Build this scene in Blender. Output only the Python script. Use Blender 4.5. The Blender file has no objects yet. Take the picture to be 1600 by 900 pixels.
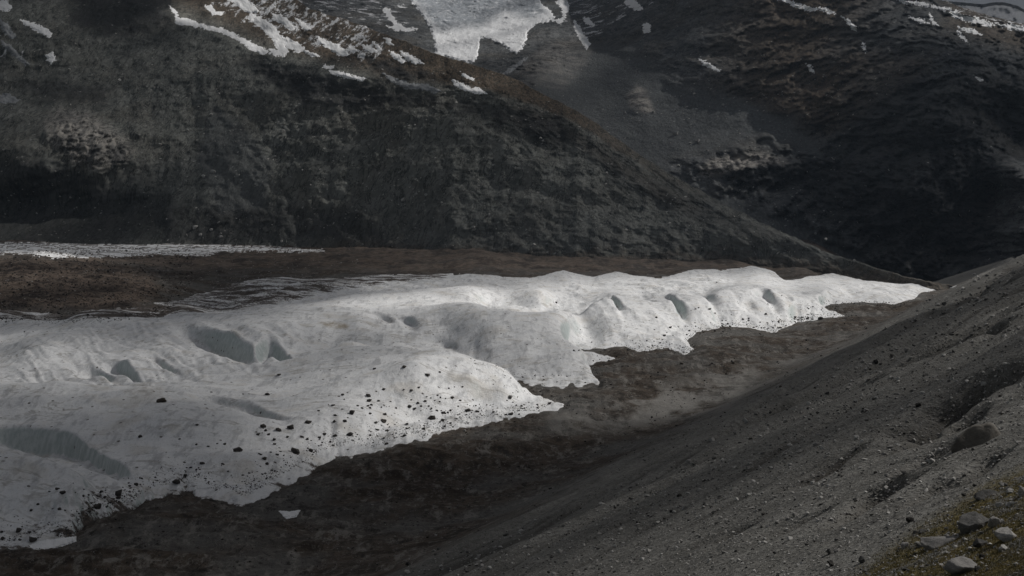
import bpy, bmesh, math, random
import numpy as np
from mathutils import Vector

random.seed(7)
rng = np.random.default_rng(7)
scene = bpy.context.scene
COL = scene.collection

# ------------------------------------------------------------------ camera, world, sun, exposure
H = 100.0            # eye height above the glacier plain, metres
F = 2198.0           # focal length in pixels of the 1600 px wide photograph
R0 = 300.0           # row of the horizon
cam_data = bpy.data.cameras.new('camera')
cam = bpy.data.objects.new('camera', cam_data)
COL.objects.link(cam)
cam.location = (0, 0, H)
cam.rotation_euler = (math.radians(90), 0, 0)
cam_data.sensor_width = 36.0
cam_data.lens = 36.0 * F / 1600.0
cam_data.shift_y = -(450.0 - R0) / 1600.0
cam_data.clip_start = 0.5
cam_data.clip_end = 110000
scene.camera = cam

SUN_AZ = math.radians(68)      # to the right of straight ahead: the light comes from behind the mountain
SUN_EL = math.radians(43)
L = np.array([math.sin(SUN_AZ) * math.cos(SUN_EL), math.cos(SUN_AZ) * math.cos(SUN_EL), math.sin(SUN_EL)])
world = bpy.data.worlds.new('World')
scene.world = world
world.use_nodes = True
wn = world.node_tree.nodes
bg = wn['Background']
sky = wn.new('ShaderNodeTexSky')
sky.sky_type = 'NISHITA'
sky.sun_disc = False
sky.sun_elevation = SUN_EL
sky.sun_rotation = SUN_AZ
sky.altitude = 2500
world.node_tree.links.new(sky.outputs[0], bg.inputs[0])
bg.inputs[1].default_value = 0.05
sun_data = bpy.data.lights.new('sun', 'SUN')
sun = bpy.data.objects.new('sun', sun_data)
COL.objects.link(sun)
sun_data.energy = 4.8
sun_data.angle = math.radians(0.55)
sun_data.color = (1.0, 0.965, 0.92)
sun.rotation_euler = Vector(-L).to_track_quat('-Z', 'Y').to_euler()
scene.view_settings.view_transform = 'Standard'
scene.view_settings.look = 'None'
scene.view_settings.exposure = -0.55
scene.view_settings.gamma = 1.0
scene.cycles.use_denoising = True
scene.cycles.max_bounces = 6
scene.cycles.diffuse_bounces = 4
scene.cycles.transparent_max_bounces = 12

# ------------------------------------------------------------------ noise and curves in numpy
_perm = rng.permutation(256)
_perm = np.concatenate([_perm, _perm])
_g3 = rng.normal(size=(256, 3)); _g3 /= np.linalg.norm(_g3, axis=1)[:, None]

def perlin(x, y, z=0.0):
    x, y, z = np.broadcast_arrays(np.asarray(x, float), np.asarray(y, float), np.asarray(z, float))
    xi = np.floor(x).astype(int); yi = np.floor(y).astype(int); zi = np.floor(z).astype(int)
    fx = x - xi; fy = y - yi; fz = z - zi
    u = fx*fx*fx*(fx*(fx*6-15)+10); v = fy*fy*fy*(fy*(fy*6-15)+10); w = fz*fz*fz*(fz*(fz*6-15)+10)
    out = 0
    flat = bool(np.all(z == z.flat[0])) if z.size else True
    for dz in ((0,) if flat and float(z.flat[0]).is_integer() else (0, 1)):
        for dy in (0, 1):
            for dx in (0, 1):
                h = _perm[(_perm[(_perm[(xi+dx) & 255] + yi+dy) & 255] + zi+dz) & 255]
                g = _g3[h]
                val = g[..., 0]*(fx-dx) + g[..., 1]*(fy-dy) + g[..., 2]*(fz-dz)
                out = out + val * (u if dx else 1-u) * (v if dy else 1-v) * ((w if dz else 1-w))
    return out * 1.6

def fbm(x, y, octaves=4, gain=0.5, lac=2.03, seed=0, ridged=False):
    s = 0; a = 1.0; t = 0
    for o in range(octaves):
        n = perlin(x + seed*17.3 + o*5.1, y - seed*9.7 + o*3.3)
        if ridged: n = 1 - 2*np.abs(n)
        s = s + a*n; t += a
        x = x*lac; y = y*lac; a *= gain
    return s / t

def sstep(a, b, x):
    t = np.clip((x-a)/(b-a), 0, 1)
    return t*t*(3-2*t)

def tps_fit(P, v, reg=0.0):
    P = np.asarray(P, float); v = np.asarray(v, float); n = len(P)
    r2 = ((P[:, None]-P[None])**2).sum(-1)
    K = 0.5*r2*np.log(r2+1e-9) + reg*np.eye(n)
    A = np.zeros((n+3, n+3)); Q = np.c_[np.ones(n), P]
    A[:n, :n] = K; A[:n, n:] = Q; A[n:, :n] = Q.T
    w = np.linalg.solve(A, np.r_[v, 0, 0, 0])
    return P, w

def tps_eval(m, X, Y):
    P, w = m
    sh = X.shape; X = X.ravel(); Y = Y.ravel()
    out = np.empty(len(X))
    for s in range(0, len(X), 40000):
        x = X[s:s+40000]; y = Y[s:s+40000]
        r2 = (x[:, None]-P[None, :, 0])**2 + (y[:, None]-P[None, :, 1])**2
        out[s:s+40000] = (0.5*r2*np.log(r2+1e-9)) @ w[:-3] + w[-3] + w[-2]*x + w[-1]*y
    return out.reshape(sh)

def poly_sd(poly, X, Y):
    """signed distance to a polygon, positive inside"""
    P = np.asarray(poly, float); X = np.asarray(X, float); Y = np.asarray(Y, float)
    d2 = np.full(X.shape, 1e18); inside = np.zeros(X.shape, bool)
    n = len(P)
    for i in range(n):
        ax, ay = P[i]; bx, by = P[(i+1) % n]
        ex, ey = bx-ax, by-ay
        t = np.clip(((X-ax)*ex + (Y-ay)*ey) / (ex*ex+ey*ey+1e-12), 0, 1)
        d2 = np.minimum(d2, (X-ax-t*ex)**2 + (Y-ay-t*ey)**2)
        if ay != by:
            c = ((ay > Y) != (by > Y)) & (X < (bx-ax)*(Y-ay)/(by-ay) + ax)
            inside ^= c
    return np.where(inside, 1, -1)*np.sqrt(d2)

# ------------------------------------------------------------------ mesh helpers
def grid_mesh(name, X, Y, Z, material, attrs=None, keep=None, smooth=True):
    R, C = X.shape
    me = bpy.data.meshes.new(name)
    idx = np.arange(R*C).reshape(R, C)
    q = np.stack([idx[:-1, :-1], idx[:-1, 1:], idx[1:, 1:], idx[1:, :-1]], -1).reshape(-1, 4)
    if keep is not None:
        k = keep[:-1, :-1] | keep[:-1, 1:] | keep[1:, 1:] | keep[1:, :-1]
        q = q[k.ravel()]
    used, inv = np.unique(q, return_inverse=True)
    q = inv.reshape(-1, 4)
    co = np.stack([X.ravel(), Y.ravel(), Z.ravel()], -1)[used]
    return raw_mesh(name, co, q, material, {k: v.ravel()[used] for k, v in (attrs or {}).items()}, smooth)

def raw_mesh(name, co, faces, material, attrs=None, smooth=True):
    me = bpy.data.meshes.new(name)
    n = faces.shape[1]
    me.vertices.add(len(co)); me.vertices.foreach_set('co', np.ascontiguousarray(co, np.float32).ravel())
    me.loops.add(faces.size); me.loops.foreach_set('vertex_index', np.ascontiguousarray(faces, np.int32).ravel())
    me.polygons.add(len(faces)); me.polygons.foreach_set('loop_start', np.arange(0, faces.size, n, dtype=np.int32))
    me.update(calc_edges=True)
    me.polygons.foreach_set('use_smooth', np.full(len(faces), smooth))
    for k, v in (attrs or {}).items():
        a = me.attributes.new(k, 'FLOAT', 'POINT'); a.data.foreach_set('value', np.ascontiguousarray(v, np.float32))
    me.materials.append(material)
    o = bpy.data.objects.new(name, me); COL.objects.link(o)
    return o

def tag(o, label=None, cat=None, group=None, kind=None):
    if label: o['label'] = label
    if cat: o['category'] = cat
    if group: o['group'] = group
    if kind: o['kind'] = kind
    return o

# ------------------------------------------------------------------ material helper
class NT:
    def __init__(s, name):
        s.m = bpy.data.materials.new(name); s.m.use_nodes = True
        s.t = s.m.node_tree; s.n = s.t.nodes; s.l = s.t.links
        s.bsdf = s.n['Principled BSDF']
        s.co = s.n.new('ShaderNodeTexCoord').outputs['Object']
    def put(s, sock, v):
        if hasattr(v, 'is_linked'): s.l.new(v, sock)
        else: sock.default_value = v
    def map(s, scale=(1, 1, 1), rot=(0, 0, 0), co=None):
        n = s.n.new('ShaderNodeMapping'); s.l.new(co or s.co, n.inputs[0])
        n.inputs['Scale'].default_value = scale; n.inputs['Rotation'].default_value = rot
        return n.outputs[0]
    def noise(s, scale, detail=6, rough=0.6, co=None, dist=0.0):
        n = s.n.new('ShaderNodeTexNoise'); s.l.new(co or s.co, n.inputs['Vector'])
        n.inputs['Scale'].default_value = scale; n.inputs['Detail'].default_value = detail
        n.inputs['Roughness'].default_value = rough; n.inputs['Distortion'].default_value = dist
        return n.outputs['Fac']
    def voro(s, scale, co=None, feature='F1', out='Distance', rand=1.0):
        n = s.n.new('ShaderNodeTexVoronoi'); s.l.new(co or s.co, n.inputs['Vector'])
        n.inputs['Scale'].default_value = scale; n.feature = feature
        n.inputs['Randomness'].default_value = rand
        return n.outputs[out]
    def ramp(s, fac, a, b, lo=0.0, hi=1.0):
        n = s.n.new('ShaderNodeMapRange'); n.interpolation_type = 'SMOOTHSTEP'
        s.put(n.inputs['Value'], fac)
        n.inputs['From Min'].default_value = a; n.inputs['From Max'].default_value = b
        n.inputs['To Min'].default_value = lo; n.inputs['To Max'].default_value = hi
        return n.outputs[0]
    def math(s, op, a, b=0.0, c=None):
        n = s.n.new('ShaderNodeMath'); n.operation = op
        s.put(n.inputs[0], a); s.put(n.inputs[1], b)
        if c is not None: s.put(n.inputs[2], c)
        return n.outputs[0]
    def mix(s, fac, a, b, mode='MIX'):
        n = s.n.new('ShaderNodeMix'); n.data_type = 'RGBA'; n.blend_type = mode
        s.put(n.inputs['Factor'], fac)
        for sock, v in ((n.inputs[6], a), (n.inputs[7], b)):
            s.put(sock, v if hasattr(v, 'is_linked') else (v[0], v[1], v[2], 1.0))
        return n.outputs[2]
    def attr(s, name):
        n = s.n.new('ShaderNodeAttribute'); n.attribute_name = name
        return n.outputs['Fac']
    def bump(s, h, dist, strength=1.0, normal=None):
        n = s.n.new('ShaderNodeBump'); s.put(n.inputs['Height'], h)
        n.inputs['Distance'].default_value = dist; n.inputs['Strength'].default_value = strength
        if normal: s.l.new(normal, n.inputs['Normal'])
        return n.outputs[0]
    def normal_z(s):
        g = s.n.new('ShaderNodeNewGeometry'); x = s.n.new('ShaderNodeSeparateXYZ')
        s.l.new(g.outputs['Normal'], x.inputs[0]); return x.outputs['Z']
    def done(s, color, normal=None, rough=0.9, spec=0.2):
        s.put(s.bsdf.inputs['Base Color'], color if hasattr(color, 'is_linked') else (*color, 1))
        s.put(s.bsdf.inputs['Roughness'], rough)
        s.bsdf.inputs['Specular IOR Level'].default_value = spec
        if normal: s.l.new(normal, s.bsdf.inputs['Normal'])
        return s.m

# ground: brown moraine, grey scree slope, turf
def mat_ground():
    t = NT('moraine')
    big = t.noise(0.02, 5, 0.55); mid = t.noise(0.11, 6, 0.65); fine = t.noise(0.9, 6, 0.7); grit = t.noise(5.0, 5, 0.7)
    st = t.voro(0.55, out='Color'); st2 = t.voro(2.6, out='Color')
    sep = t.n.new('ShaderNodeSeparateColor'); t.l.new(st, sep.inputs[0]); stone = sep.outputs[0]
    sep2 = t.n.new('ShaderNodeSeparateColor'); t.l.new(st2, sep2.inputs[0]); stone2 = sep2.outputs[0]
    brown = t.mix(t.ramp(mid, .35, .68), (.041, .032, .025), (.105, .084, .066))
    brown = t.mix(t.ramp(big, .42, .62), brown, (.115, .111, .104))
    brown = t.mix(t.ramp(t.noise(.3, 6, .72), .52, .66, 0, .8), brown, (.19, .178, .162))
    brown = t.mix(t.ramp(t.noise(.35, 5, .72, t.map((1, 1, 1), (0, 0, 1))), .46, .34, 0, .8), brown, (.030, .026, .023))
    brown = t.mix(t.ramp(fine, .58, .72), brown, (.20, .185, .168))
    brown = t.mix(t.ramp(t.noise(.15, 7, .76, t.map((1, .35, 1))), .52, .63, 0, .8), brown, (.23, .218, .20))
    brown = t.mix(t.ramp(t.noise(.13, 7, .76, t.map((1, .35, 1), (0, 0, .3))), .45, .36, 0, .85), brown, (.028, .025, .022))
    red = t.mix(t.ramp(mid, .35, .65), (.10, .077, .062), (.21, .165, .132))
    red = t.mix(t.ramp(t.noise(.03, 7, .7, t.map((1, .45, 1))), .44, .60), red, (.038, .030, .027))
    red = t.mix(t.ramp(t.noise(.14, 6, .72), .50, .66, 0, .85), red, (.17, .145, .122))
    red = t.mix(t.ramp(t.noise(.12, 6, .72, t.map((1, 1, 1), (0, 0, 1))), .47, .36, 0, .85), red, (.034, .026, .022))
    grey = t.mix(t.ramp(mid, .3, .7), (.155, .151, .139), (.25, .245, .228))
    grey = t.mix(t.ramp(fine, .42, .62, 0, .7), grey, (.095, .092, .084))
    grey = t.mix(t.ramp(grit, .54, .68, 0, .7), grey, (.36, .35, .33))
    grey = t.mix(t.ramp(grit, .44, .34, 0, .6), grey, (.08, .076, .07))
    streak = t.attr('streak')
    grey = t.mix(streak, grey, (.055, .050, .043))  # dark soil colour in the gullies, also serving as furrow shading
    turf = t.mix(t.ramp(fine, .35, .65), (.095, .082, .038), (.19, .15, .065))
    turf = t.mix(t.ramp(grit, .5, .7), turf, (.12, .115, .05))
    c = t.mix(t.attr('scree'), brown, grey)
    c = t.mix(t.attr('red'), c, red)
    silt = t.math('MULTIPLY', t.attr('silt'), t.ramp(t.noise(0.05, 5, .6, t.map((1, .35, 1), (0, 0, .4))), .44, .60))
    c = t.mix(silt, c, (.26, .25, .232))
    c = t.mix(t.math('MULTIPLY', t.attr('turf'), t.ramp(t.noise(.35, 5, .6), .38, .52)), c, turf)
    b = t.bump(mid, 2.5, .6)
    b = t.bump(fine, .55, .8, b)
    b = t.bump(grit, .12, .8, b)
    b = t.bump(t.voro(2.6), .22, .6, b)
    return t.done(c, b, .93, .12)

# glacier ice: bright weathered crust on top, bare blue-green ice where it is steep, dirt and rock cover
def mat_ice():
    t = NT('glacier_ice')
    nz = t.normal_z()
    fine = t.noise(1.1, 6, .68); mid = t.noise(.09, 5, .6)
    flow = t.noise(.20, 6, .65, t.map((1, .16, 1), (0, 0, math.radians(-38))))
    crust = t.mix(t.ramp(mid, .32, .68), (.80, .812, .825), (.905, .91, .91))
    crust = t.mix(t.ramp(fine, .50, .70, 0, .55), crust, (.50, .505, .51))
    crust = t.mix(t.ramp(flow, .51, .64, 0, .6), crust, (.44, .447, .46))
    crust = t.mix(t.ramp(t.noise(.17, 6, .7), .53, .68, 0, .65), crust, (.40, .405, .41))
    crust = t.mix(t.ramp(t.noise(.30, 5, .75, t.map((.5, 1, 1))), .58, .70, 0, .7), crust, (.30, .295, .29))
    band = t.math('ABSOLUTE', t.math('SUBTRACT', t.noise(.022, 5, .6, t.map((.4, 1.1, 1), (0, 0, .25)), .8), .5))
    crust = t.mix(t.math('MULTIPLY', t.ramp(band, .014, .002, 0, .6), t.ramp(mid, .4, .6)), crust, (.33, .315, .29))
    dirty = t.mix(t.ramp(t.noise(.045, 4, .6), .52, .7, 0, .5), crust, (.56, .53, .48))
    flute = t.noise(.55, 4, .6, t.map((1, 1, .07)))
    bare = t.mix(t.ramp(flute, .35, .68), (.44, .50, .492), (.62, .665, .66))
    steep = t.ramp(nz, .80, .50)
    c = t.mix(steep, dirty, bare)
    spk = t.n.new('ShaderNodeSeparateColor'); t.l.new(t.voro(.42, out='Color'), spk.inputs[0])
    near = t.math('MULTIPLY', t.ramp(t.voro(.42), .30, .24), t.ramp(spk.outputs[0], .955, .965))
    c = t.mix(near, c, (.09, .08, .072))
    deb = t.attr('debris')
    pat = t.noise(.055, 8, .7, t.map((.33, 1.25, 1), (0, 0, math.radians(8))))
    pat2 = t.noise(.6, 6, .75)
    mixv = t.math('ADD', t.math('MULTIPLY', pat, .7), t.math('MULTIPLY', pat2, .3))
    cover = t.ramp(t.math('ADD', mixv, t.math('SUBTRACT', t.math('MULTIPLY', deb, .62), .31)), .50, .55)
    rock = t.mix(t.ramp(fine, .4, .65), (.055, .045, .038), (.145, .12, .10))
    c = t.mix(cover, c, rock)
    sil = t.attr('silt')
    c = t.mix(t.math('MULTIPLY', sil, t.ramp(flow, .35, .6, .3, 1)), c, (.40, .35, .28))
    b = t.bump(mid, 1.5, .5)
    b = t.bump(flow, 1.2, .6, b)
    b = t.bump(fine, .45, .8, b)
    b = t.bump(t.noise(4.5, 4, .7), .12, .7, b)
    b = t.bump(t.math('MULTIPLY', flute, steep), .9, .6, b)
    r = t.ramp(steep, 0, 1, .75, .5)
    return t.done(c, b, r, .25)

# mountain faces
def mat_mountain(name, base_lo, base_hi, tint, strata=(1, 1, 1), srot=(0, 0, 0), gr=0.0):
    t = NT(name)
    gc_ = t.map((1, .42, .45), (0, gr, 0))
    big = t.noise(.006, 6, .6); mid = t.noise(.03, 7, .66, gc_); fine = t.noise(.22, 6, .72, gc_)
    lay = t.noise(.035, 7, .68, t.map(strata, srot))
    c = t.mix(t.ramp(mid, .33, .68), base_lo, base_hi)
    c = t.mix(t.ramp(big, .45, .65, 0, .6), c, tint)
    c = t.mix(t.ramp(fine, .52, .68, 0, .7), c, tuple(v*1.45 for v in base_hi))
    c = t.mix(t.ramp(t.noise(.16, 6, .75, t.map((1, .42, .45), (0, gr, .2))), .45, .34, 0, .55), c, tuple(v*.5 for v in base_lo))
    c = t.mix(t.ramp(lay, .5, .62, 0, .45), c, tuple(v*.55 for v in base_lo))
    br = t.mix(t.ramp(fine, .35, .65), (.080, .063, .047), (.155, .12, .088))
    c = t.mix(t.attr('turf'), c, br)
    dk = t.mix(t.ramp(mid, .35, .65), (.030, .031, .032), (.065, .065, .065))  # dark tone for scrub, and for shade put into hill foot and cliffs
    c = t.mix(t.math('MULTIPLY', t.attr('scrub_shade'), t.ramp(t.math('ADD', t.math('MULTIPLY', mid, .5), t.math('MULTIPLY', fine, .5)), .34, .50)), c, dk)
    sc = t.mix(t.ramp(fine, .35, .7), (.10, .107, .109), (.18, .187, .187))
    c = t.mix(t.attr('scree'), c, sc)
    pale = t.mix(t.ramp(lay, .38, .6), (.50, .465, .42), (.20, .192, .185))
    c = t.mix(t.attr('slab'), c, pale)
    crk = t.math('ABSOLUTE', t.math('SUBTRACT', t.noise(.045, 8, .65, t.map(strata, srot), .6), .5))
    c = t.mix(t.math('MULTIPLY', t.ramp(crk, .030, .004, 0, .85), t.math('SUBTRACT', 1.0, t.attr('scree'))), c, tuple(v*.22 for v in base_lo))
    sp = t.n.new('ShaderNodeSeparateColor'); t.l.new(t.voro(.10, out='Color'), sp.inputs[0])
    spk = t.math('MULTIPLY', t.ramp(t.voro(.10), .26, .20), t.ramp(sp.outputs[0], .95, .96))
    c = t.mix(spk, c, (.42, .41, .39))
    sn = t.attr('snow')
    snowm = t.ramp(t.math('ADD', t.math('MULTIPLY', lay, .6), t.math('ADD', t.math('MULTIPLY', fine, .25), t.math('MULTIPLY', sn, .5))), .66, .71)
    snowm = t.math('MULTIPLY', snowm, t.ramp(sn, .02, .2))
    c = t.mix(snowm, c, (.76, .77, .79))
    b = t.bump(mid, 12, .75)
    b = t.bump(lay, 6, .5, b)
    b = t.bump(fine, 3.0, .9, b)
    b = t.bump(t.noise(.9, 5, .7), .9, .8, b)
    return t.done(c, b, .93, .12)

def mat_snow(name, a, b_):
    t = NT(name)
    n = t.noise(.05, 6, .65); f = t.noise(.5, 5, .7)
    c = t.mix(t.ramp(n, .35, .65), a, b_)
    c = t.mix(t.ramp(f, .62, .75, 0, .4), c, (.5, .49, .47))
    return t.done(c, t.bump(f, .5, .6, t.bump(n, 2.5, .5)), .7, .2)

def mat_serac():
    t = NT('icefall')
    co = t.map((1, 1, 1.6))
    n = t.noise(.022, 7, .68, co, 1.6); f = t.noise(.12, 6, .7, co, .8)
    c = t.mix(t.ramp(n, .40, .62), (.89, .90, .915), (.82, .835, .855))
    broken_grey = t.math('MULTIPLY', t.attr('broken'), t.ramp(t.math('ADD', t.math('MULTIPLY', n, .55), t.math('MULTIPLY', f, .45)),   .37, .50))
    c = t.mix(broken_grey, c, (.30, .325, .355))  # greyer patches in the crevassed upper icefall
    return t.done(c, t.bump(f, 4, .6, t.bump(n, 9, .6)), .7, .2)

def mat_rock(name, lo, hi, scale=1.0, lichen=None):
    t = NT(name)
    g = t.n.new('ShaderNodeObjectInfo')
    n = t.noise(1.2*scale, 6, .65); f = t.noise(9*scale, 5, .7)
    c = t.mix(t.ramp(n, .35, .65), lo, hi)
    c = t.mix(t.ramp(f, .5, .72, 0, .5), c, tuple(v*.5 for v in lo))
    if lichen: c = t.mix(t.ramp(t.noise(3*scale, 5, .65), .58, .66, 0, .6), c, lichen)
    isl = t.n.new('ShaderNodeNewGeometry').outputs['Random Per Island']
    c = t.mix(t.math('MULTIPLY', g.outputs['Random'], .3), c, tuple(v*.6 for v in lo))
    c = t.mix(t.math('MULTIPLY', isl, .55), c, tuple(v*.55 for v in lo))
    return t.done(c, t.bump(f, .04/scale, .8, t.bump(n, .25/scale, .8)), .88, .2)

M_GROUND = mat_ground(); M_ICE = mat_ice()
M_HILL = mat_mountain('hillside_rock', (.14, .146, .135), (.25, .255, .235), (.165, .157, .135), (1.3, .5, .35), (0, math.radians(38), 0), math.radians(38))
M_PEAK = mat_mountain('mountain_rock', (.09, .095, .098), (.18, .186, .188), (.105, .094, .078), (.45, .45, 1.5), (0, math.radians(-24), 0))
M_FAR = mat_mountain('far_rock', (.07, .075, .08), (.12, .125, .13), (.1, .1, .1))
M_SNOW = mat_snow('old_snow', (.84, .85, .86), (.90, .905, .91))
M_GREYSNOW = mat_snow('grey_snow', (.20, .21, .22), (.34, .35, .36))
M_SERAC = mat_serac()
M_DARK = mat_rock('dark_rock', (.045, .040, .036), (.095, .085, .076))
M_BROWN = mat_rock('brown_rock', (.050, .040, .032), (.085, .070, .056))
M_PALE = mat_rock('pale_rock', (.44, .43, .41), (.62, .605, .58))
M_GRANITE = mat_rock('granite', (.27, .26, .248), (.42, .405, .385), 2.0, (.10, .098, .09))
M_SLATE = mat_rock('slate', (.09, .088, .084), (.16, .155, .148), 2.0)
M_OUTCROP = mat_rock('outcrop_rock', (.105, .096, .084), (.19, .176, .154), 1.0)
M_BLACK = mat_rock('black_rock', (.035, .033, .030), (.065, .061, .056), 2.0)

# ------------------------------------------------------------------ clouds' gap above the valley is defined after the ground
def ground_pt(px, row, d): return np.array([(px-800)/F*d, d, H-(row-R0)/F*d])
def q_of(row, z): return R0 + (row-R0)*H/(H-z)

# ------------------------------------------------------------------ valley floor and moraine slope
G_PTS = [  # px, row seen, height
 (-150, 900, -9), (0, 880, -8), (200, 850, -9), (100, 860, -9), (400, 800, -11), (300, 890, -11), (550, 760, -12), (500, 860, -13), (450, 900, -13),
 (640, 700, -9), (800, 660, -8), (700, 740, -13), (900, 640, -8), (900, 700, -12), (1000, 600, -9), (1000, 680, -12), (1100, 570, -7), (1200, 560, -8),
 (1300, 530, -7), (1350, 500, -6), (1430, 480, -5), (1480, 460, -4), (960, 560, -7), (1100, 620, -10), (750, 800, -14), (650, 860, -12),
 (860, 600, -9), (720, 552, -10), (1010, 545, -7), (1140, 520, -6), (1350, 485, -5),
 # beyond the ice
 (1520, 448, -2), (1400, 436, 1), (1300, 424, 4), (1150, 418, 5), (1000, 424, 2), (900, 420, 3), (800, 424, 2), (700, 425, 2), (560, 432, 1), (560, 412, 5),
 (750, 408, 9), (900, 406, 6), (1100, 408, 7), (400, 420, 3), (300, 405, 6), (480, 400, 3), (200, 410, 8), (250, 440, 5), (300, 380, 2), (100, 382, 2), (500, 388, 2),
 (-150, 383, 2), (60, 393, 20), (0, 396, 19), (-150, 400, 17), (120, 400, 15), (180, 425, 12), (220, 450, 9), (100, 440, 13), (0, 450, 12), (0, 480, 3), (100, 490, 1), (200, 490, 1),
 (250, 470, 2), (400, 445, 1), (-150, 490, 1), (640, 432, 0), (350, 460, -4), (200, 600, -14), (600, 600, -14), (0, 650, -14), (900, 480, -10), (1200, 460, -10), (600, 500, -12), (300, 540, -12)]
gq = np.array([(p, q_of(r, z)) for p, r, z in G_PTS]); gz = np.array([z for *_, z in G_PTS], float)
G_TPS = tps_fit(gq*[1, 2], gz, 20.0)
PHI = math.atan2(395+35, 1357-391)      # heading of the foot of the moraine slope
cP, sP = math.cos(PHI), math.sin(PHI)
A_SLOPE = 0.482

GLACIER = [(-260, 494), (0, 488), (110, 493), (220, 484), (260, 474), (310, 456), (370, 443), (440, 438), (520, 437), (600, 431), (690, 428), (770, 432), (830, 432), (880, 427.5), (925, 431), (960, 428), (1030, 434),
 (1085, 425), (1125, 426), (1175, 421.5), (1210, 427), (1228, 435), (1300, 429), (1350, 435), (1400, 441), (1440, 437), (1470, 441), (1500, 451),
 (1470, 459), (1440, 464), (1425, 474), (1395, 481), (1345, 478), (1300, 479), (1285, 484), (1320, 496), (1245, 500), (1205, 515), (1170, 511), (1140, 511), (1090, 522), (1072, 534), (1085, 548), (1070, 556),
 (1040, 545), (1000, 549), (975, 540), (930, 540), (890, 541), (925, 550), (960, 560), (920, 568), (935, 596), (880, 600), (835, 596), (800, 590), (768, 577), (742, 566), (740, 570), (765, 586), (810, 604), (884, 632), (830, 645), (780, 653), (720, 664), (680, 676), (600, 694), (520, 700), (470, 728), (430, 750), (375, 778), (330, 763), (290, 752), (230, 768), (190, 790), (150, 800), (120, 822),
 (118, 836), (60, 845), (0, 852), (-260, 880)]
GL_Q = [(p, q_of(r, 1 if r < 520 and p < 620 else 3 if r < 452 else -6)) for p, r in GLACIER]

def wob(px, q):
    return (perlin(px*.05, q*.05)*5 + perlin(px*.13, q*.13)*2.2 + perlin(px*.35, q*.35)*.5) * np.clip((q-430)/150, .15, 1.0)

def glacier_s(px, q): return poly_sd(GL_Q, px, q) + wob(px, q)

def valley(px, q):
    z = tps_eval(G_TPS, np.clip(px, -250, 1750), np.clip(q, 375, 960)*2)
    return np.clip(z, -22, 24)

def plane_pt(px, row):
    u = (px-800)/F
    d = (H+6-191*A_SLOPE)/((row-R0)/F + A_SLOPE*(u*cP-sP))
    return u*d, d

FURROWS = [(1372, 556, 1605, 412, 7, 4), (1405, 586, 1500, 538, 5, 3), (1535, 510, 1605, 470, 5, 3.5), (1440, 664, 1548, 583, 2.6, 4.0), (1455, 690, 1530, 636, 1.4, 1.8),
 (1470, 660, 1605, 572, 2.2, 2.2), (1452, 722, 1510, 676, 1.5, 1.6), (1330, 806, 1412, 742, 1.2, 1.8), (1362, 790, 1450, 733, .9, 1.0), (1300, 640, 1420, 585, 6, 3), (1560, 600, 1610, 560, 3.5, 3),
 (1250, 760, 1330, 705, 1.3, 1.0), (1395, 705, 1470, 650, 1.6, 1.5), (1490, 760, 1570, 700, .9, 1.2), (1200, 840, 1290, 790, 1.0, .8), (1330, 612, 1450, 545, 6, 3), (1440, 522, 1570, 445, 9, 4), (1480, 560, 1600, 490, 5, 3),
 (1500, 640, 1600, 590, 1.8, 1.6), (1110, 850, 1180, 815, 1.2, .7), (1290, 830, 1350, 795, .8, .6), (1420, 790, 1500, 735, .7, .9)]

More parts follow.
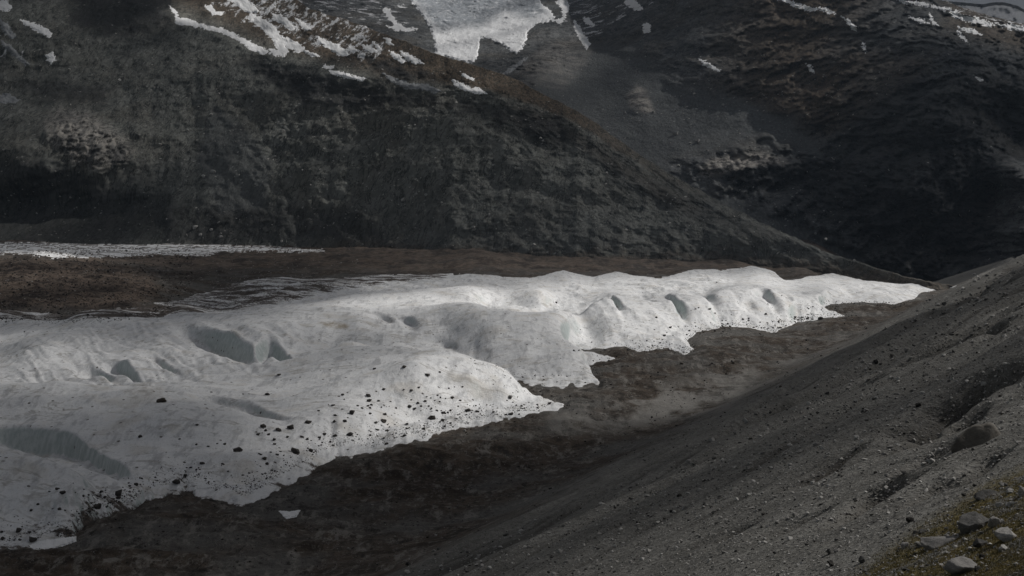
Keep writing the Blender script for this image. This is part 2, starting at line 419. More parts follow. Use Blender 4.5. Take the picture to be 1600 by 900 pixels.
def ground_z(px, d):
    x = (px-800)/F*d; q = R0 + F*H/d
    zv = valley(px, q)
    n = x*cP - d*sP + 191.0; s = x*sP + d*cP
    und = fbm(x/55, d/55, 3, .5, seed=1)*3.0 + fbm(x/16, d/16, 3, .55, seed=2, ridged=True)*1.5 + fbm(x/5, d/6, 3, .6, seed=3)*.8
    hum = fbm(x/130, d/34, 3, .55, seed=9, ridged=True)*3.0
    far = sstep(1500, 1900, d)
    hum = hum + fbm(x/70, d/110, 3, .55, seed=13, ridged=True)*4.5*sstep(1050, 1300, d)
    zv = zv + (und + hum)*sstep(2900, 2300, d)
    zv = zv - 95*sstep(1250, 1420, px)*sstep(1500, 1800, d)
    # moraine slope with gullies running down the fall line
    nn = np.maximum(n, 0)
    nn = np.where(nn > 230, 230 + 70*(1-np.exp(-(nn-230)/70)), nn)
    prof = nn*A_SLOPE - 5*(1-np.exp(-nn/25))*0
    ca2, sa2 = math.cos(math.radians(44)), math.sin(math.radians(44))
    sw = x*ca2 - d*sa2 + fbm(x/120, d/120, 2, seed=4)*5; al = x*sa2 + d*ca2
    g1 = fbm(sw/40, al/300, 3, .55, seed=5, ridged=True)
    g2 = fbm(sw/12, al/110, 3, .55, seed=6, ridged=True)
    g3 = fbm(sw/3.4, al/30, 2, .55, seed=8)
    up = sstep(8, 70, n)
    nearfade = sstep(20, 130, d)
    g1 = (g1-g1.mean())/g1.std(); g2 = (g2-g2.mean())/g2.std()
    gul = (-np.clip(g1, -1.2, 2.2)*2.3*sstep(110, 330, d) - np.clip(g2, -1.2, 2.4)*.34*sstep(50, 200, d) - g3*.12*nearfade)*up
    trm = np.zeros_like(gul)
    for pa, ra, pb, rb_, wd, dp in FURROWS:
        wd *= 1.5; dp *= 1.35
        (ax1, ay1), (bx1, by1) = plane_pt(pa, ra), plane_pt(pb, rb_)
        ex, ey = bx1-ax1, by1-ay1; l2 = ex*ex+ey*ey
        tt = ((x-ax1)*ex+(d-ay1)*ey)/l2
        off = ((x-ax1)*ey-(d-ay1)*ex)/math.sqrt(l2) + (perlin(al/16, sw/30)*1.0 + perlin(al/5, sw/9)*.35)*wd
        prof_t = np.where(off > 0, np.exp(-(off/(wd*.5))**2), np.exp(-(off/(wd*1.3))**2))
        m_ = prof_t*sstep(-.08, .35, tt)*sstep(1.15, .75, tt)
        gul = gul - dp*m_; trm = np.maximum(trm, m_)
    zs = -6 + prof + gul + (fbm(x/7, d/7, 3, seed=7)*.16 + fbm(x/1.8, d/1.8, 2, seed=11)*.07)*(.3+.7*nearfade)
    zs = zs - np.clip((d-1350)/500, 0, 3)**2*45*up
    zs = np.where(n < 0, -6 + n*.35, zs)
    k = 11.0 - 8*sstep(800, 1150, d)
    h = np.clip(.5 + .5*(zs-zv)/k, 0, 1)
    z = zv*(1-h) + zs*h + k*h*(1-h)
    return z, h, n, s, und, (g1, g2), hum, trm

# glacier surface --------------------------------------------------
S_PTS = [
 # front lobe and lower ice
 (-250, 870, -4), (0, 835, -4), (60, 800, -2), (150, 770, -3), (0, 720, 1), (60, 730, 1), (150, 752, -1), (250, 735, -3), (350, 745, -5), (420, 720, -4), (-250, 720, 1),
  (0, 640, 2), (100, 645, 2), (200, 660, 1), (300, 680, 0), (400, 690, -2), (480, 680, -2), (550, 660, -1), (650, 640, -2), (750, 630, -3), (820, 630, -4.5), (600, 676, -5),
 (560, 600, 3), (650, 595, 4), (720, 600, 2), (480, 610, 1), (420, 600, 0), (870, 622, -5), (740, 600, 2), (790, 612, 0),
 # middle ice
 (300, 575, -1), (250, 585, -2), (300, 600, 0), (370, 585, 0), (200, 570, 0), (60, 560, 2), (60, 530, 2), (150, 545, 2), (200, 525, 3), (0, 506, 0), (100, 504, 1), (-250, 506, 0), (0, 494, 4.5), (110, 496, 4.5), (210, 489, 4.5), (-250, 497, 4.5), (275, 476, 3), (-250, 560, 0),
 (340, 515, 4), (400, 520, 5), (450, 520, 4), (500, 510, 5), (560, 511, 5), (600, 525, 1), (540, 535, 2), (480, 545, 0), (620, 540, 2),
 (450, 472, -4), (330, 490, -4), (380, 475, -4), (300, 470, -2), (430, 455, -1), (520, 445, 0), (600, 440, 1), (660, 437, 1), (480, 440, 0), (370, 445, 0), (250, 494, -3),
 (620, 474, 9), (700, 470, 8), (560, 470, 8), (760, 535, 2), (820, 545, 1), (880, 562, -2), (580, 495, 6), (620, 504, 5), (660, 510, 4), (700, 523, 0), (700, 505, 6), (750, 515, 6), (800, 522, 5), (845, 530, 3), (600, 512, 3), (640, 519, 1), (735, 538, -1),
 # upper lobe
 (900, 515, 0), (950, 520, -1), (1010, 520, -2), (1060, 513, -3), (1130, 500, -3), (1200, 496, -3), (1280, 489, -3),
 (980, 535, -5), (1050, 540, -5), (850, 458, 6), (950, 460, 6), (1050, 459, 6), (1120, 452, 6), (1200, 450, 6), (1300, 447, 6), (1380, 452, 4), (1250, 462, 3), (1330, 470, -1), (1400, 474, -3), (1460, 450, 0), (1490, 453, -2),
 (800, 476, -2), (860, 476, -3), (930, 472, -2), (1020, 474, -1), (1100, 468, -1),
 # skyline humps
 (770, 434, 1), (800, 436, 3), (830, 433, 4), (880, 427.5, 8), (922, 431.5, 4), (960, 428, 7), (1000, 431, 5), (1030, 434, 3), (1090, 424.5, 8), (1130, 427, 5), (1175, 421.5, 10), (1207, 427, 7), (1228, 436, 2), (1260, 432, 5), (1300, 429.5, 6), (1350, 436, 3.5), (1400, 442, 1.5), (1438, 437.5, 4), (1470, 442, 2.5), (1495, 450, -1),
 (860, 445, 1), (960, 443, 2), (1050, 443, 2), (1150, 440, 3), (1230, 444, 2), (1300, 440, 4)]
S_PTS = [(p, r, z*(1.25 if r < 446 else 1.0 if 446 <= r < 575 else 1.5)) for p, r, z in S_PTS]
S_LINES = [  # crest and trough lines, followed point by point
 [(420, 578, 0), (480, 573, 4), (560, 567, 7), (640, 562, 9), (690, 553, 10), (740, 566, 8), (800, 589, 3), (850, 609, -3)],
 [(470, 560, -6), (560, 550, -7), (630, 543, -5), (675, 534, -3)],
 [(560, 477, 8), (640, 482, 9), (680, 486, 10), (740, 495, 11), (800, 500, 11), (840, 506, 9), (880, 523, 4), (915, 540, 0), (945, 554, -4)],
 [(770, 489, -2), (800, 491, -3), (850, 500, -5), (890, 512, -6), (930, 533, -7)],
 [(745, 563, -6), (770, 575, -7), (800, 586, -8), (860, 593, -8), (920, 589, -8)],
 [(250, 503, 4), (330, 498, 6), (400, 491, 7), (460, 482, 8), (520, 480, 9)],
 [(-250, 612, 6), (0, 612, 6), (100, 613, 6), (180, 619, 6), (245, 627, 5), (300, 634, 4), (350, 644, 2), (400, 654, 0)],
 [(-250, 600, -6), (0, 600, -6), (100, 601, -6), (190, 608, -5)],
 [(-250, 702, 4), (0, 708, 4), (50, 716, 4), (110, 736, 3), (165, 748, 1), (200, 753, 0)],
 [(530, 465, 5), (560, 461, 9), (600, 458, 10), (680, 454, 10), (740, 454, 9)],
 [(520, 456, -3), (600, 449, -4), (680, 445, -2)],
 [(830, 499, 2), (880, 489, 7), (930, 484, 9), (1000, 488, 7), (1060, 486, 5), (1120, 481, 5), (1180, 477, 5), (1240, 474, 5), (1290, 474, 3)]]
for ln in S_LINES:
    a = np.array(ln, float); n_ = int((a[-1, 0]-a[0, 0])/17)+1
    xs = np.linspace(a[0, 0], a[-1, 0], n_+1)
    S_PTS += [(x, float(np.interp(x, a[:, 0], a[:, 1])), float(np.interp(x, a[:, 0], a[:, 2]))) for x in xs]
S_PTS = [(p, r, z if z < 0 else z*1.4 if r > 575 else z*1.15 if r > 446 else z*.72) for p, r, z in S_PTS]
sq = np.array([(p, q_of(r, z)) for p, r, z in S_PTS]); sz = np.array([z for *_, z in S_PTS], float)
S_TPS = tps_fit(sq*[1, 2.2], sz, 60.0)
HOLLOWS = [  # rim (px,row), foot of the wall (px,row), how far the floor takes to come back up (q px), softness of the drop
 ([(250, 515), (285, 513), (330, 516), (370, 526), (400, 540), (412, 552)], [(250, 518), (285, 534), (330, 556), (370, 568), (400, 573), (412, 560)], 26, 5),
 ([(392, 542), (402, 533), (418, 530), (436, 535), (450, 550), (458, 565)], [(392, 548), (402, 560), (418, 570), (436, 572), (450, 568), (458, 567)], 16, 5),
 ([(118, 580), (126, 577), (155, 575), (170, 586), (184, 599)], [(118, 583), (126, 590), (145, 602), (170, 603), (184, 601)], 10, 3),
 ([(154, 575), (165, 569), (182, 565), (200, 569), (213, 585), (216, 596)], [(154, 577), (165, 581), (182, 594), (200, 599), (213, 598), (216, 597)], 10, 3),
 ([(230, 558), (238, 557), (250, 562), (265, 576), (284, 588)], [(230, 559), (238, 564), (250, 575), (265, 587), (284, 590)], 8, 2.5),
 ([(255, 616), (330, 620), (400, 637), (450, 657), (465, 663)], [(255, 619), (330, 640), (400, 655), (450, 666), (465, 665)], 16, 3),
 ([(-260, 660), (-50, 661), (0, 665), (60, 669), (110, 680), (160, 705), (215, 742)], [(-260, 690), (-50, 694), (0, 702), (60, 717), (110, 737), (160, 748), (215, 747)], 34, 5),
 ([(575, 489), (588, 490), (612, 494), (618, 500)], [(575, 490), (588, 496), (612, 507), (618, 506)], 8, 2),
 ([(622, 494), (627, 494), (644, 496), (652, 505)], [(622, 498), (627, 507), (644, 510), (652, 509)], 8, 2),
 ([(645, 521), (660, 521), (690, 525), (712, 536), (722, 546)], [(645, 522), (660, 528), (690, 535), (712, 544), (722, 547)], 6, 2.5),
 ([(715, 460), (760, 459), (850, 462), (930, 465), (1000, 464), (1030, 463)], [(715, 463), (760, 476), (850, 489), (930, 483), (1000, 483), (1030, 468)], 20, 6),
 ([(930, 464), (946, 462), (960, 466), (974, 484)], [(930, 466), (946, 480), (960, 486), (974, 485)], 10, 3),
 ([(1018, 463), (1028, 459), (1048, 460), (1062, 470), (1080, 488)], [(1018, 466), (1028, 480), (1048, 492), (1062, 492), (1080, 490)], 12, 7),
 ([(1075, 458), (1090, 452), (1115, 462), (1140, 478)], [(1075, 460), (1090, 468), (1115, 480), (1140, 480)], 12, 8),
 ([(1155, 468), (1164, 463), (1174, 466), (1188, 478)], [(1155, 470), (1164, 474), (1174, 478), (1188, 479)], 8, 3),
 ([(1174, 455), (1184, 451), (1200, 454), (1216, 472)], [(1174, 457), (1184, 464), (1200, 475), (1216, 474)], 8, 3),
 ([(1290, 450), (1330, 447), (1360, 448), (1400, 456), (1425, 472)], [(1290, 453), (1330, 456), (1360, 466), (1400, 478), (1425, 476)], 14, 6)]

NQ, NC = 640, 700
gpx = np.linspace(-190, 1540, NC)
gqv = np.concatenate([np.linspace(416, 520, 240, endpoint=False), np.linspace(520, 890, NQ-240)])
PX, QQ = np.meshgrid(gpx, gqv)
DD = F*H/(QQ-R0); XX = (PX-800)/F*DD
base = tps_eval(S_TPS, PX, QQ*2.2)
base = np.clip(base, -22, 30)
def blur(a, r, ax):
    k = np.exp(-.5*(np.arange(-3*r, 3*r+1)/r)**2); k /= k.sum()
    p = np.pad(a, [(3*r, 3*r) if i == ax else (0, 0) for i in (0, 1)], mode='edge')
    return sum(w_*np.take(p, np.arange(i, i+a.shape[ax]), axis=ax) for i, w_ in enumerate(k))
base = blur(blur(base, 3, 0), 3, 1)
slant = fbm((PX*.55-(QQ-300)*1.25)/26 + perlin(PX/70, QQ/40)*.8, (PX+QQ)/160, 3, .5, seed=27, ridged=True)
slm = np.maximum(sstep(-8, 14, poly_sd([(760, 470), (1000, 478), (1250, 462), (1420, 470), (1300, 500), (1000, 512), (840, 512), (780, 495)], PX, QQ)), sstep(-10, 20, poly_sd([(-260, 560), (60, 540), (260, 505), (480, 520), (420, 580), (280, 615), (-260, 620)], PX, QQ)))
base = base + (slant-.3)*2.6*slm
base0 = base.copy()
for rim, foot, rec, soft in HOLLOWS:
    rp = np.array(rim, float); fp = np.array(foot, float)
    zr = np.interp(rp[:, 0], gpx, [0]*NC)
    # height of the untouched surface where the rim is seen
    rq = []
    for px, row in rim:
        j = np.clip(np.searchsorted(gpx, px), 1, NC-1)
        rows = R0 + (H-base0[:, j])*(gqv-R0)/H
        i = int(np.argmin(np.abs(rows-row))); rq.append((gqv[i], base0[i, j]))
    rq = np.array(rq)
    q_r = np.interp(gpx, rp[:, 0], rq[:, 0]); z_r = np.interp(gpx, rp[:, 0], rq[:, 1])
    frow = np.interp(gpx, fp[:, 0], fp[:, 1])
    q_b = q_r + soft
    z_b = H*(1-(frow-R0)/(q_b-R0))
    dep = np.clip(z_r-z_b, 0, 18)
    e0, e1 = rp[0, 0], rp[-1, 0]
    dep = dep*sstep(e0-2, e0+4, gpx)*sstep(e1+2, e1-4, gpx)
    act = (gpx > e0-4) & (gpx < e1+4)
    dep = np.where(act, dep, 0)
    kk = np.exp(-.5*(np.arange(-9, 10)/3.2)**2); kk /= kk.sum()
    dep = np.convolve(np.pad(dep, 9, 'edge'), kk, 'valid'); q_r = np.convolve(np.pad(q_r, 9, 'edge'), kk, 'valid')
    wv = QQ - q_r[None]
    prof = np.where(wv < soft, sstep(-.5, soft, wv), 1-sstep(soft, soft+rec, wv))
    base = base - dep[None]*prof
fold = fbm((XX+DD*.25)/150, (DD-XX*.3)/52, 3, .5, seed=26, ridged=True)
und = (fold-.2)*4.2*np.clip((QQ-400)/150, .2, 1)*sstep(4, 30, poly_sd(GL_Q, PX, QQ)) + fbm(XX/55, DD/70, 3, .5, seed=21)*1.7 + fbm(XX/14, DD/18, 3, .5, seed=22)*.45 + fbm(XX/3.5, DD/3.5, 2, .55, seed=23)*.10
ca, sa = math.cos(math.radians(38)), math.sin(math.radians(38))
groove = fbm((XX*ca - DD*sa)/5.0, (XX*sa + DD*ca)/45.0, 3, .5, seed=24)*(.45+.6*sstep(600, 700, QQ))
surf = base + und + groove
GV, gh, _n, _s, _und, _g, _hum, _t = ground_z(PX, DD)
S = glacier_s(PX, QQ)
GV = GV - (_und + _hum*.8)*np.exp(-(S/9)**2)*.7*(gh < .5)
wid = np.clip((QQ-420)*.13, 2.0, 16) + 14*sstep(600, 700, QQ)
w1 = np.clip(S/wid, 0, 1); w = np.sqrt(w1)*.5 + .5*sstep(0, 1, w1)
flat_ = sstep(600, 680, QQ); w = w*(1-flat_) + flat_*(np.sqrt(np.clip(S/(22+34*sstep(260, 120, PX)), 0, 1))*.55 + .45*w1)
GZ = GV + np.maximum(surf-GV, .4)*w - 1.5*sstep(0, -3, S)
deb_px = np.interp(QQ, [420, 900], [0, 0])
DEB_UP = [(-260, 508), (0, 506), (120, 503), (250, 501), (330, 499), (400, 490), (460, 479), (520, 466), (600, 452), (700, 442), (720, 420), (200, 415), (-260, 470)]
debris = sstep(-6, 14, poly_sd(DEB_UP, PX, R0+(QQ-R0)*(H-GZ)/H))*.56
debris = np.maximum(debris, sstep(3, -1, S)*sstep(515, 560, QQ)*.66)
debris = np.maximum(debris, sstep(16, 1, S)*sstep(600, 680, QQ)*.50)
debris = np.maximum(debris, .62*sstep(0, 6, poly_sd([(255, 500), (300, 478), (240, 470), (150, 490), (60, 496), (-260, 498), (-260, 506), (60, 505)], PX, R0+(QQ-R0)*(H-GZ)/H)))
rowG = R0+(QQ-R0)*(H-GZ)/H
debris = np.maximum(debris, sstep(48, 6, S)*sstep(600, 680, QQ)*(.455 + .05*sstep(-.2, .4, fbm(PX/45, QQ/22, 3, seed=45))))
debris = np.maximum(debris, .60*sstep(-3, 5, poly_sd([(-260, 480), (0, 480), (260, 470), (290, 492), (200, 500), (0, 503), (-260, 506)], PX, R0+(QQ-R0)*(H-GZ)/H)))
silt = sstep(-2, 4, poly_sd([(494, 506), (505, 501), (530, 502), (548, 508), (545, 515), (520, 513)], PX, rowG))*1.0
silt = np.maximum(silt, sstep(-8, 8, poly_sd([(195, 612), (225, 604), (255, 602), (252, 620), (210, 622)], PX, rowG))*.35)
glacier = grid_mesh('glacier', XX, DD, GZ, M_ICE, {'debris': debris, 'silt': silt}, keep=S > -3)
tag(glacier, kind='structure')
GLAC = dict(px=gpx, d=DD[::-1, 0], row=(R0+F*(H-GZ)/DD)[::-1], ok=(S > 0)[::-1])

# ground mesh: one sheet from under the camera to behind the foot of the mountains
gc = np.linspace(-230, 1840, 760)
dv = np.concatenate([np.geomspace(9, 60, 90, endpoint=False), np.geomspace(60, 330, 330, endpoint=False), 1/np.linspace(1/330, 1/2900, 480)])
gcw = np.concatenate([np.linspace(-1600, -230, 16, endpoint=False), gc, np.linspace(1840, 5200, 71)[1:]])
PX2, D2 = np.meshgrid(gcw, dv)
Q2 = R0 + F*H/D2; X2 = (PX2-800)/F*D2
Zg, hg, ng, sg, undg, (G1, G2), HUM, TRM = ground_z(PX2, D2)
S2 = np.full(PX2.shape, -60.0)
m = (Q2 < 905) & (PX2 < 1560)
S2[m] = glacier_s(PX2[m], Q2[m])
Zg = Zg - (undg + HUM*.8)*np.exp(-(S2/9)**2)*.7*(hg < .5)
Zg = Zg - 9*sstep(0, 14, S2) - .6*sstep(-1, 3, S2)
row2 = R0 + F*(H-Zg)/D2
up = sstep(5, 40, ng)
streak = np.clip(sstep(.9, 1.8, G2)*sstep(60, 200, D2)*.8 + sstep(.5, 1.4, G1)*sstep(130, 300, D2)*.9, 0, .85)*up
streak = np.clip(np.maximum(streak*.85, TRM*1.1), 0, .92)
red = sstep(440, 415, row2)*sstep(1500, 1800, D2)*.75*sstep(1380, 1300, PX2) + sstep(0, 25, poly_sd([(-260, 385), (140, 392), (250, 420), (260, 470), (200, 495), (-260, 500)], PX2, row2))*sstep(900, 1000, D2)
silt2 = sstep(0, 40, poly_sd([(820, 640), (1000, 590), (1200, 545), (1350, 500), (1450, 485), (1350, 540), (1200, 600), (1150, 655), (1000, 690), (860, 690)], PX2, row2))
scree = np.maximum(.9*sstep(1300, 1400, PX2)*sstep(1400, 1500, D2), 0) + np.clip(hg*sstep(-15, 70, ng + fbm(X2/40, D2/40, 4, seed=12)*40)*1.1, 0, 1)
turf = sstep(-8, 30, poly_sd([(1290, 930), (1365, 868), (1435, 815), (1490, 780), (1545, 742), (1620, 715), (1900, 640), (1900, 3000), (1200, 3000)], PX2, row2))*(hg > .5)
turf = np.maximum(turf, sstep(30, 22, D2)*(hg > .5))
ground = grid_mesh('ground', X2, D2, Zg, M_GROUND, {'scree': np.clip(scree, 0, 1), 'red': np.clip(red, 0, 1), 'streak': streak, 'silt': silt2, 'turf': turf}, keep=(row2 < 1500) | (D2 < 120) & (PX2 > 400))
tag(ground, kind='structure')
GRND = dict(px=gc, d=D2[:, 0], row=row2[:, 16:16+len(gc)], ok=None)

def hit_grid(g, px, row):
    """where the sight line through (px,row) first meets a height grid"""
    j = (px-g['px'][0])/(g['px'][1]-g['px'][0])
    if j < 0 or j >= len(g['px'])-1: return None
    j0 = int(j); f = j-j0
    r = g['row'][:, j0]*(1-f) + g['row'][:, j0+1]*f
    idx = np.nonzero(r <= row)[0]
    if len(idx) == 0: return None
    i = idx[0]
    if i == 0: return None
    t = (r[i-1]-row)/(r[i-1]-r[i]+1e-9)
    if g['ok'] is not None and not g['ok'][i, j0]: return None
    return g['d'][i-1]*(1-t) + g['d'][i]*t

def hits_grid(g, px, row):
    """the same for arrays; nan where nothing is met"""
    px = np.asarray(px, float); row = np.asarray(row, float); out = np.full(px.shape, np.nan)
    for s in range(0, len(px), 4000):
        p_, r_ = px[s:s+4000], row[s:s+4000]
        j = (p_-g['px'][0])/(g['px'][1]-g['px'][0]); good = (j >= 0) & (j < len(g['px'])-1.01)
        j = np.clip(j, 0, len(g['px'])-1.01); j0 = j.astype(int); f = j-j0
        rr = g['row'][:, j0]*(1-f) + g['row'][:, j0+1]*f
        m = rr <= r_[None]; i = np.argmax(m, 0); k = np.arange(len(p_))
        good &= m.any(0) & (i > 0)
        i = np.maximum(i, 1)
        t = (rr[i-1, k]-r_)/(rr[i-1, k]-rr[i, k]+1e-9)
        if g['ok'] is not None: good &= g['ok'][i, j0]
        out[s:s+4000] = np.where(good, g['d'][i-1]*(1-t) + g['d'][i]*t, np.nan)
    return out

def hits(px, row): return np.fmin(hits_grid(GRND, px, row), hits_grid(GLAC, px, row))

def hit(px, row):
    a = hit_grid(GRND, px, row); b = hit_grid(GLAC, px, row)
    c = [v for v in (a, b) if v is not None]
    return min(c) if c else None

# ------------------------------------------------------------------ mountains: surfaces built from ridge and foot lines
class Sheet:
    pass

def build_sheet(name, px, rows, depth, mat, attrs, back):
    """rows/depth: grids (T,C) from foot to ridge; BACK: (rise in rows, extra depth) lines behind the ridge"""
    T, C = rows.shape
    P = np.repeat(px[None], T, 0)
    X = (P-800)/F*depth; Z = H-(rows-R0)/F*depth; Y = depth
    Xs, Ys, Zs = [X], [Y], [Z]
    for drop, ext in back:
        dl = depth[-1]+ext
        Xs.append(((px-800)/F*dl)[None]); Ys.append(dl[None]); Zs.append((Z[-1]-drop)[None])
    n = len(back)
    A = {k: np.concatenate([v]+[v[-1:]]*n) for k, v in attrs.items()}
    o = grid_mesh(name, np.concatenate(Xs), np.concatenate(Ys), np.concatenate(Zs), mat, A)
    tag(o, kind='structure')
    s = Sheet(); s.px = px; s.rows = rows; s.depth = depth; s.o = o
    return s

def sheet_depth(s, PXq, ROWq):
    j = np.clip((PXq-s.px[0])/(s.px[1]-s.px[0]), 0, len(s.px)-1.001); j0 = j.astype(int); f = j-j0
    top = s.rows[-1, j0]*(1-f)+s.rows[-1, j0+1]*f; bot = s.rows[0, j0]*(1-f)+s.rows[0, j0+1]*f
    T = s.rows.shape[0]
    t = np.clip((bot-ROWq)/(bot-top), 0, 1)*(T-1.001); i0 = t.astype(int); g = t-i0
    D = s.depth
    d = (D[i0, j0]*(1-f)+D[i0, j0+1]*f)*(1-g) + (D[i0+1, j0]*(1-f)+D[i0+1, j0+1]*f)*g
    return d

def depth_on_slope(row_b, d_b, row, k):
    zb = H-(row_b-R0)/F*d_b; v = (R0-row)/F
    return (H - zb + k*d_b)/(k - v)

# near mountainside across the glacier
C1 = 720; T1 = 300
hp = np.linspace(-230, 1530, C1)
kx = [-250, 0, 200, 300, 400, 500, 700, 900, 1100, 1300, 1450, 1540]
rb = perlin(hp/35, 6.6)*3 + perlin(hp/13, 2.2)*1.6 + np.interp(hp, kx, [384, 384, 386, 387, 391, 396, 409, 416, 416, 430, 452, 462])
db = np.interp(hp, kx, [2560, 2560, 2540, 2500, 2430, 2320, 2060, 1900, 1850, 1700, 1470, 1440])
ridge_x = [-250, 0, 200, 300, 400, 440, 480, 520, 560, 620, 680, 730, 760, 800, 850, 900, 950, 1000, 1060, 1130, 1200, 1290, 1350, 1400, 1450, 1540]
ridge_r = [-330, -260, -170, -105, -45, -18, 12, 25, 38, 60, 84, 99, 108, 121, 148, 172, 206, 243, 280, 318, 352, 393, 412, 427, 440, 455]
rt = np.interp(hp, ridge_x, ridge_r) + perlin(hp/23, 0.3)*2.2 + perlin(hp/7, 4.1)*1.2
rm = np.interp(hp, [-250, 100, 200, 270, 320, 400, 480, 560, 620, 700, 760, 850, 900, 1000, 1130, 1290, 1400, 1540], [-150, -60, 0, 30, 50, 84, 104, 124, 134, 140, 148, 178, 196, 262, 330, 400, 431, 457])
rm = np.maximum(rm + perlin(hp/30, 9.5)*4, rt+2)
kl = np.interp(hp, [-250, 300, 800, 1300, 1540], [.56, .55, .56, .5, .45])
d_m = depth_on_slope(rb, db, rm, kl)
d_t = depth_on_slope(rm, d_m, rt, .42)
t = np.linspace(0, 1, T1)[:, None]
frac = np.clip((rb-rm)/(rb-rt), .3, .985)[None]
tl = np.clip(t/frac, 0, 1); tu = np.clip((t-frac)/(1-frac), 0, 1)
rows1 = np.where(t < frac, rb+(rm-rb)*tl, rm+(rt-rm)*tu)
dl = depth_on_slope(rb, db, rows1, kl[None]-.0*tl)
dep1 = np.where(t < frac, dl - 60*np.sin(np.pi*tl)*0, d_m+(d_t-d_m)*tu)
P1 = np.repeat(hp[None], T1, 0)
X1 = (P1-800)/F*dep1; Z1 = H-(rows1-R0)/F*dep1
fa = X1 + Z1*.85 + fbm(X1/160, Z1/120, 2, seed=37)*22
fall = fbm(fa/46, Z1/190, 4, .58, seed=31, ridged=True)
rough = fbm(X1/90, Z1/50, 5, .55, seed=32) ; rough2 = fbm(X1/12, Z1/11, 3, .6, seed=33)
amp = sstep(0, .10, t)*sstep(1.0, .9, t)
crag1 = [(120, 215, 110, 55, 110), (40, 250, 90, 60, 60), (300, 120, 130, 40, 45), (60, 40, 90, 60, 90)]
crisp = fbm(fa/17, Z1/34, 4, .62, seed=36, ridged=True)
dep1 = dep1 - amp*((fall-.2)*6 + rough*34 + rough2*3 + crisp*2.6)
slab1 = sstep(-6, 18, poly_sd([(60, 190), (90, 165), (140, 172), (190, 205), (215, 235), (200, 262), (150, 275), (110, 258), (70, 220)], P1, rows1))
for cx, cy, rx, ry, a in crag1:
    e = np.exp(-((P1-cx)/rx)**2 - ((rows1-cy)/ry)**2)
    dep1 = dep1 - a*e
dep1 = dep1 - slab1*fbm(X1/30+Z1/30, Z1/14-X1/40, 4, .6, seed=34, ridged=True)*22
# the shadowed recess at the foot on the far side
dep1 = dep1 + 90*np.exp(-((P1-60)/150)**2 - ((rows1-330)/35)**2)
turf1 = sstep(.0, .35, tu)*sstep(1150, 850, P1)*.95
turf1 = np.maximum(turf1, .6*sstep(0, 30, poly_sd([(760, 140), (850, 165), (1000, 255), (1150, 345), (1050, 340), (900, 240), (760, 160)], P1, rows1)))
turf1 = np.maximum(turf1, sstep(34, 6, rb[None]-rows1 + fbm(P1/22, rows1/9, 4, seed=35)*26)*.9*sstep(430, 600, P1))
scrub_shade1 = np.zeros_like(P1)
for poly, a in (([(380, 88), (480, 112), (560, 128), (660, 150), (780, 168), (880, 180), (900, 230), (840, 225), (760, 180), (640, 160), (560, 170), (470, 160), (400, 120)], .95),
                ([(545, 85), (600, 92), (680, 125), (640, 128), (590, 112)], .95), ([(90, -60), (250, -60), (270, 25), (230, 55), (170, 60), (110, 40)], .95),
                ([(880, 190), (1000, 262), (1180, 345), (1290, 398), (1100, 350), (960, 290)], .5), ([(-260, 235), (60, 250), (170, 290), (330, 320), (560, 330), (600, 372), (300, 384), (-260, 384)], .75),  # second polygon: shade of the hillside foot, put into the colour
                ([(0, 125), (90, 120), (170, 140), (160, 165), (60, 158)], .8)):
    scrub_shade1 = np.maximum(scrub_shade1, a*sstep(-14, 14, poly_sd(poly, P1, rows1) + perlin(P1/18, rows1/12)*12))
scree1 = np.clip(sstep(250, 370, rows1)*sstep(300, 700, P1)*.25 + .6*sstep(0, 12, poly_sd([(330, 150), (380, 190), (430, 250), (420, 330), (340, 340), (300, 250)], P1, rows1)), 0, 1)
snow1 = .34*sstep(0, 20, poly_sd([(-260, -40), (40, -20), (60, 40), (50, 110), (-260, 120)], P1, rows1)) + .47*sstep(0, .5, tu)*sstep(250, 330, P1)*sstep(720, 560, P1)
hill = build_sheet('hillside', hp, rows1, dep1, M_HILL, {'turf': turf1, 'scrub_shade': scrub_shade1, 'scree': scree1, 'slab': slab1*.75, 'snow': snow1}, [(25, 90), (160, 380), (500, 900)])

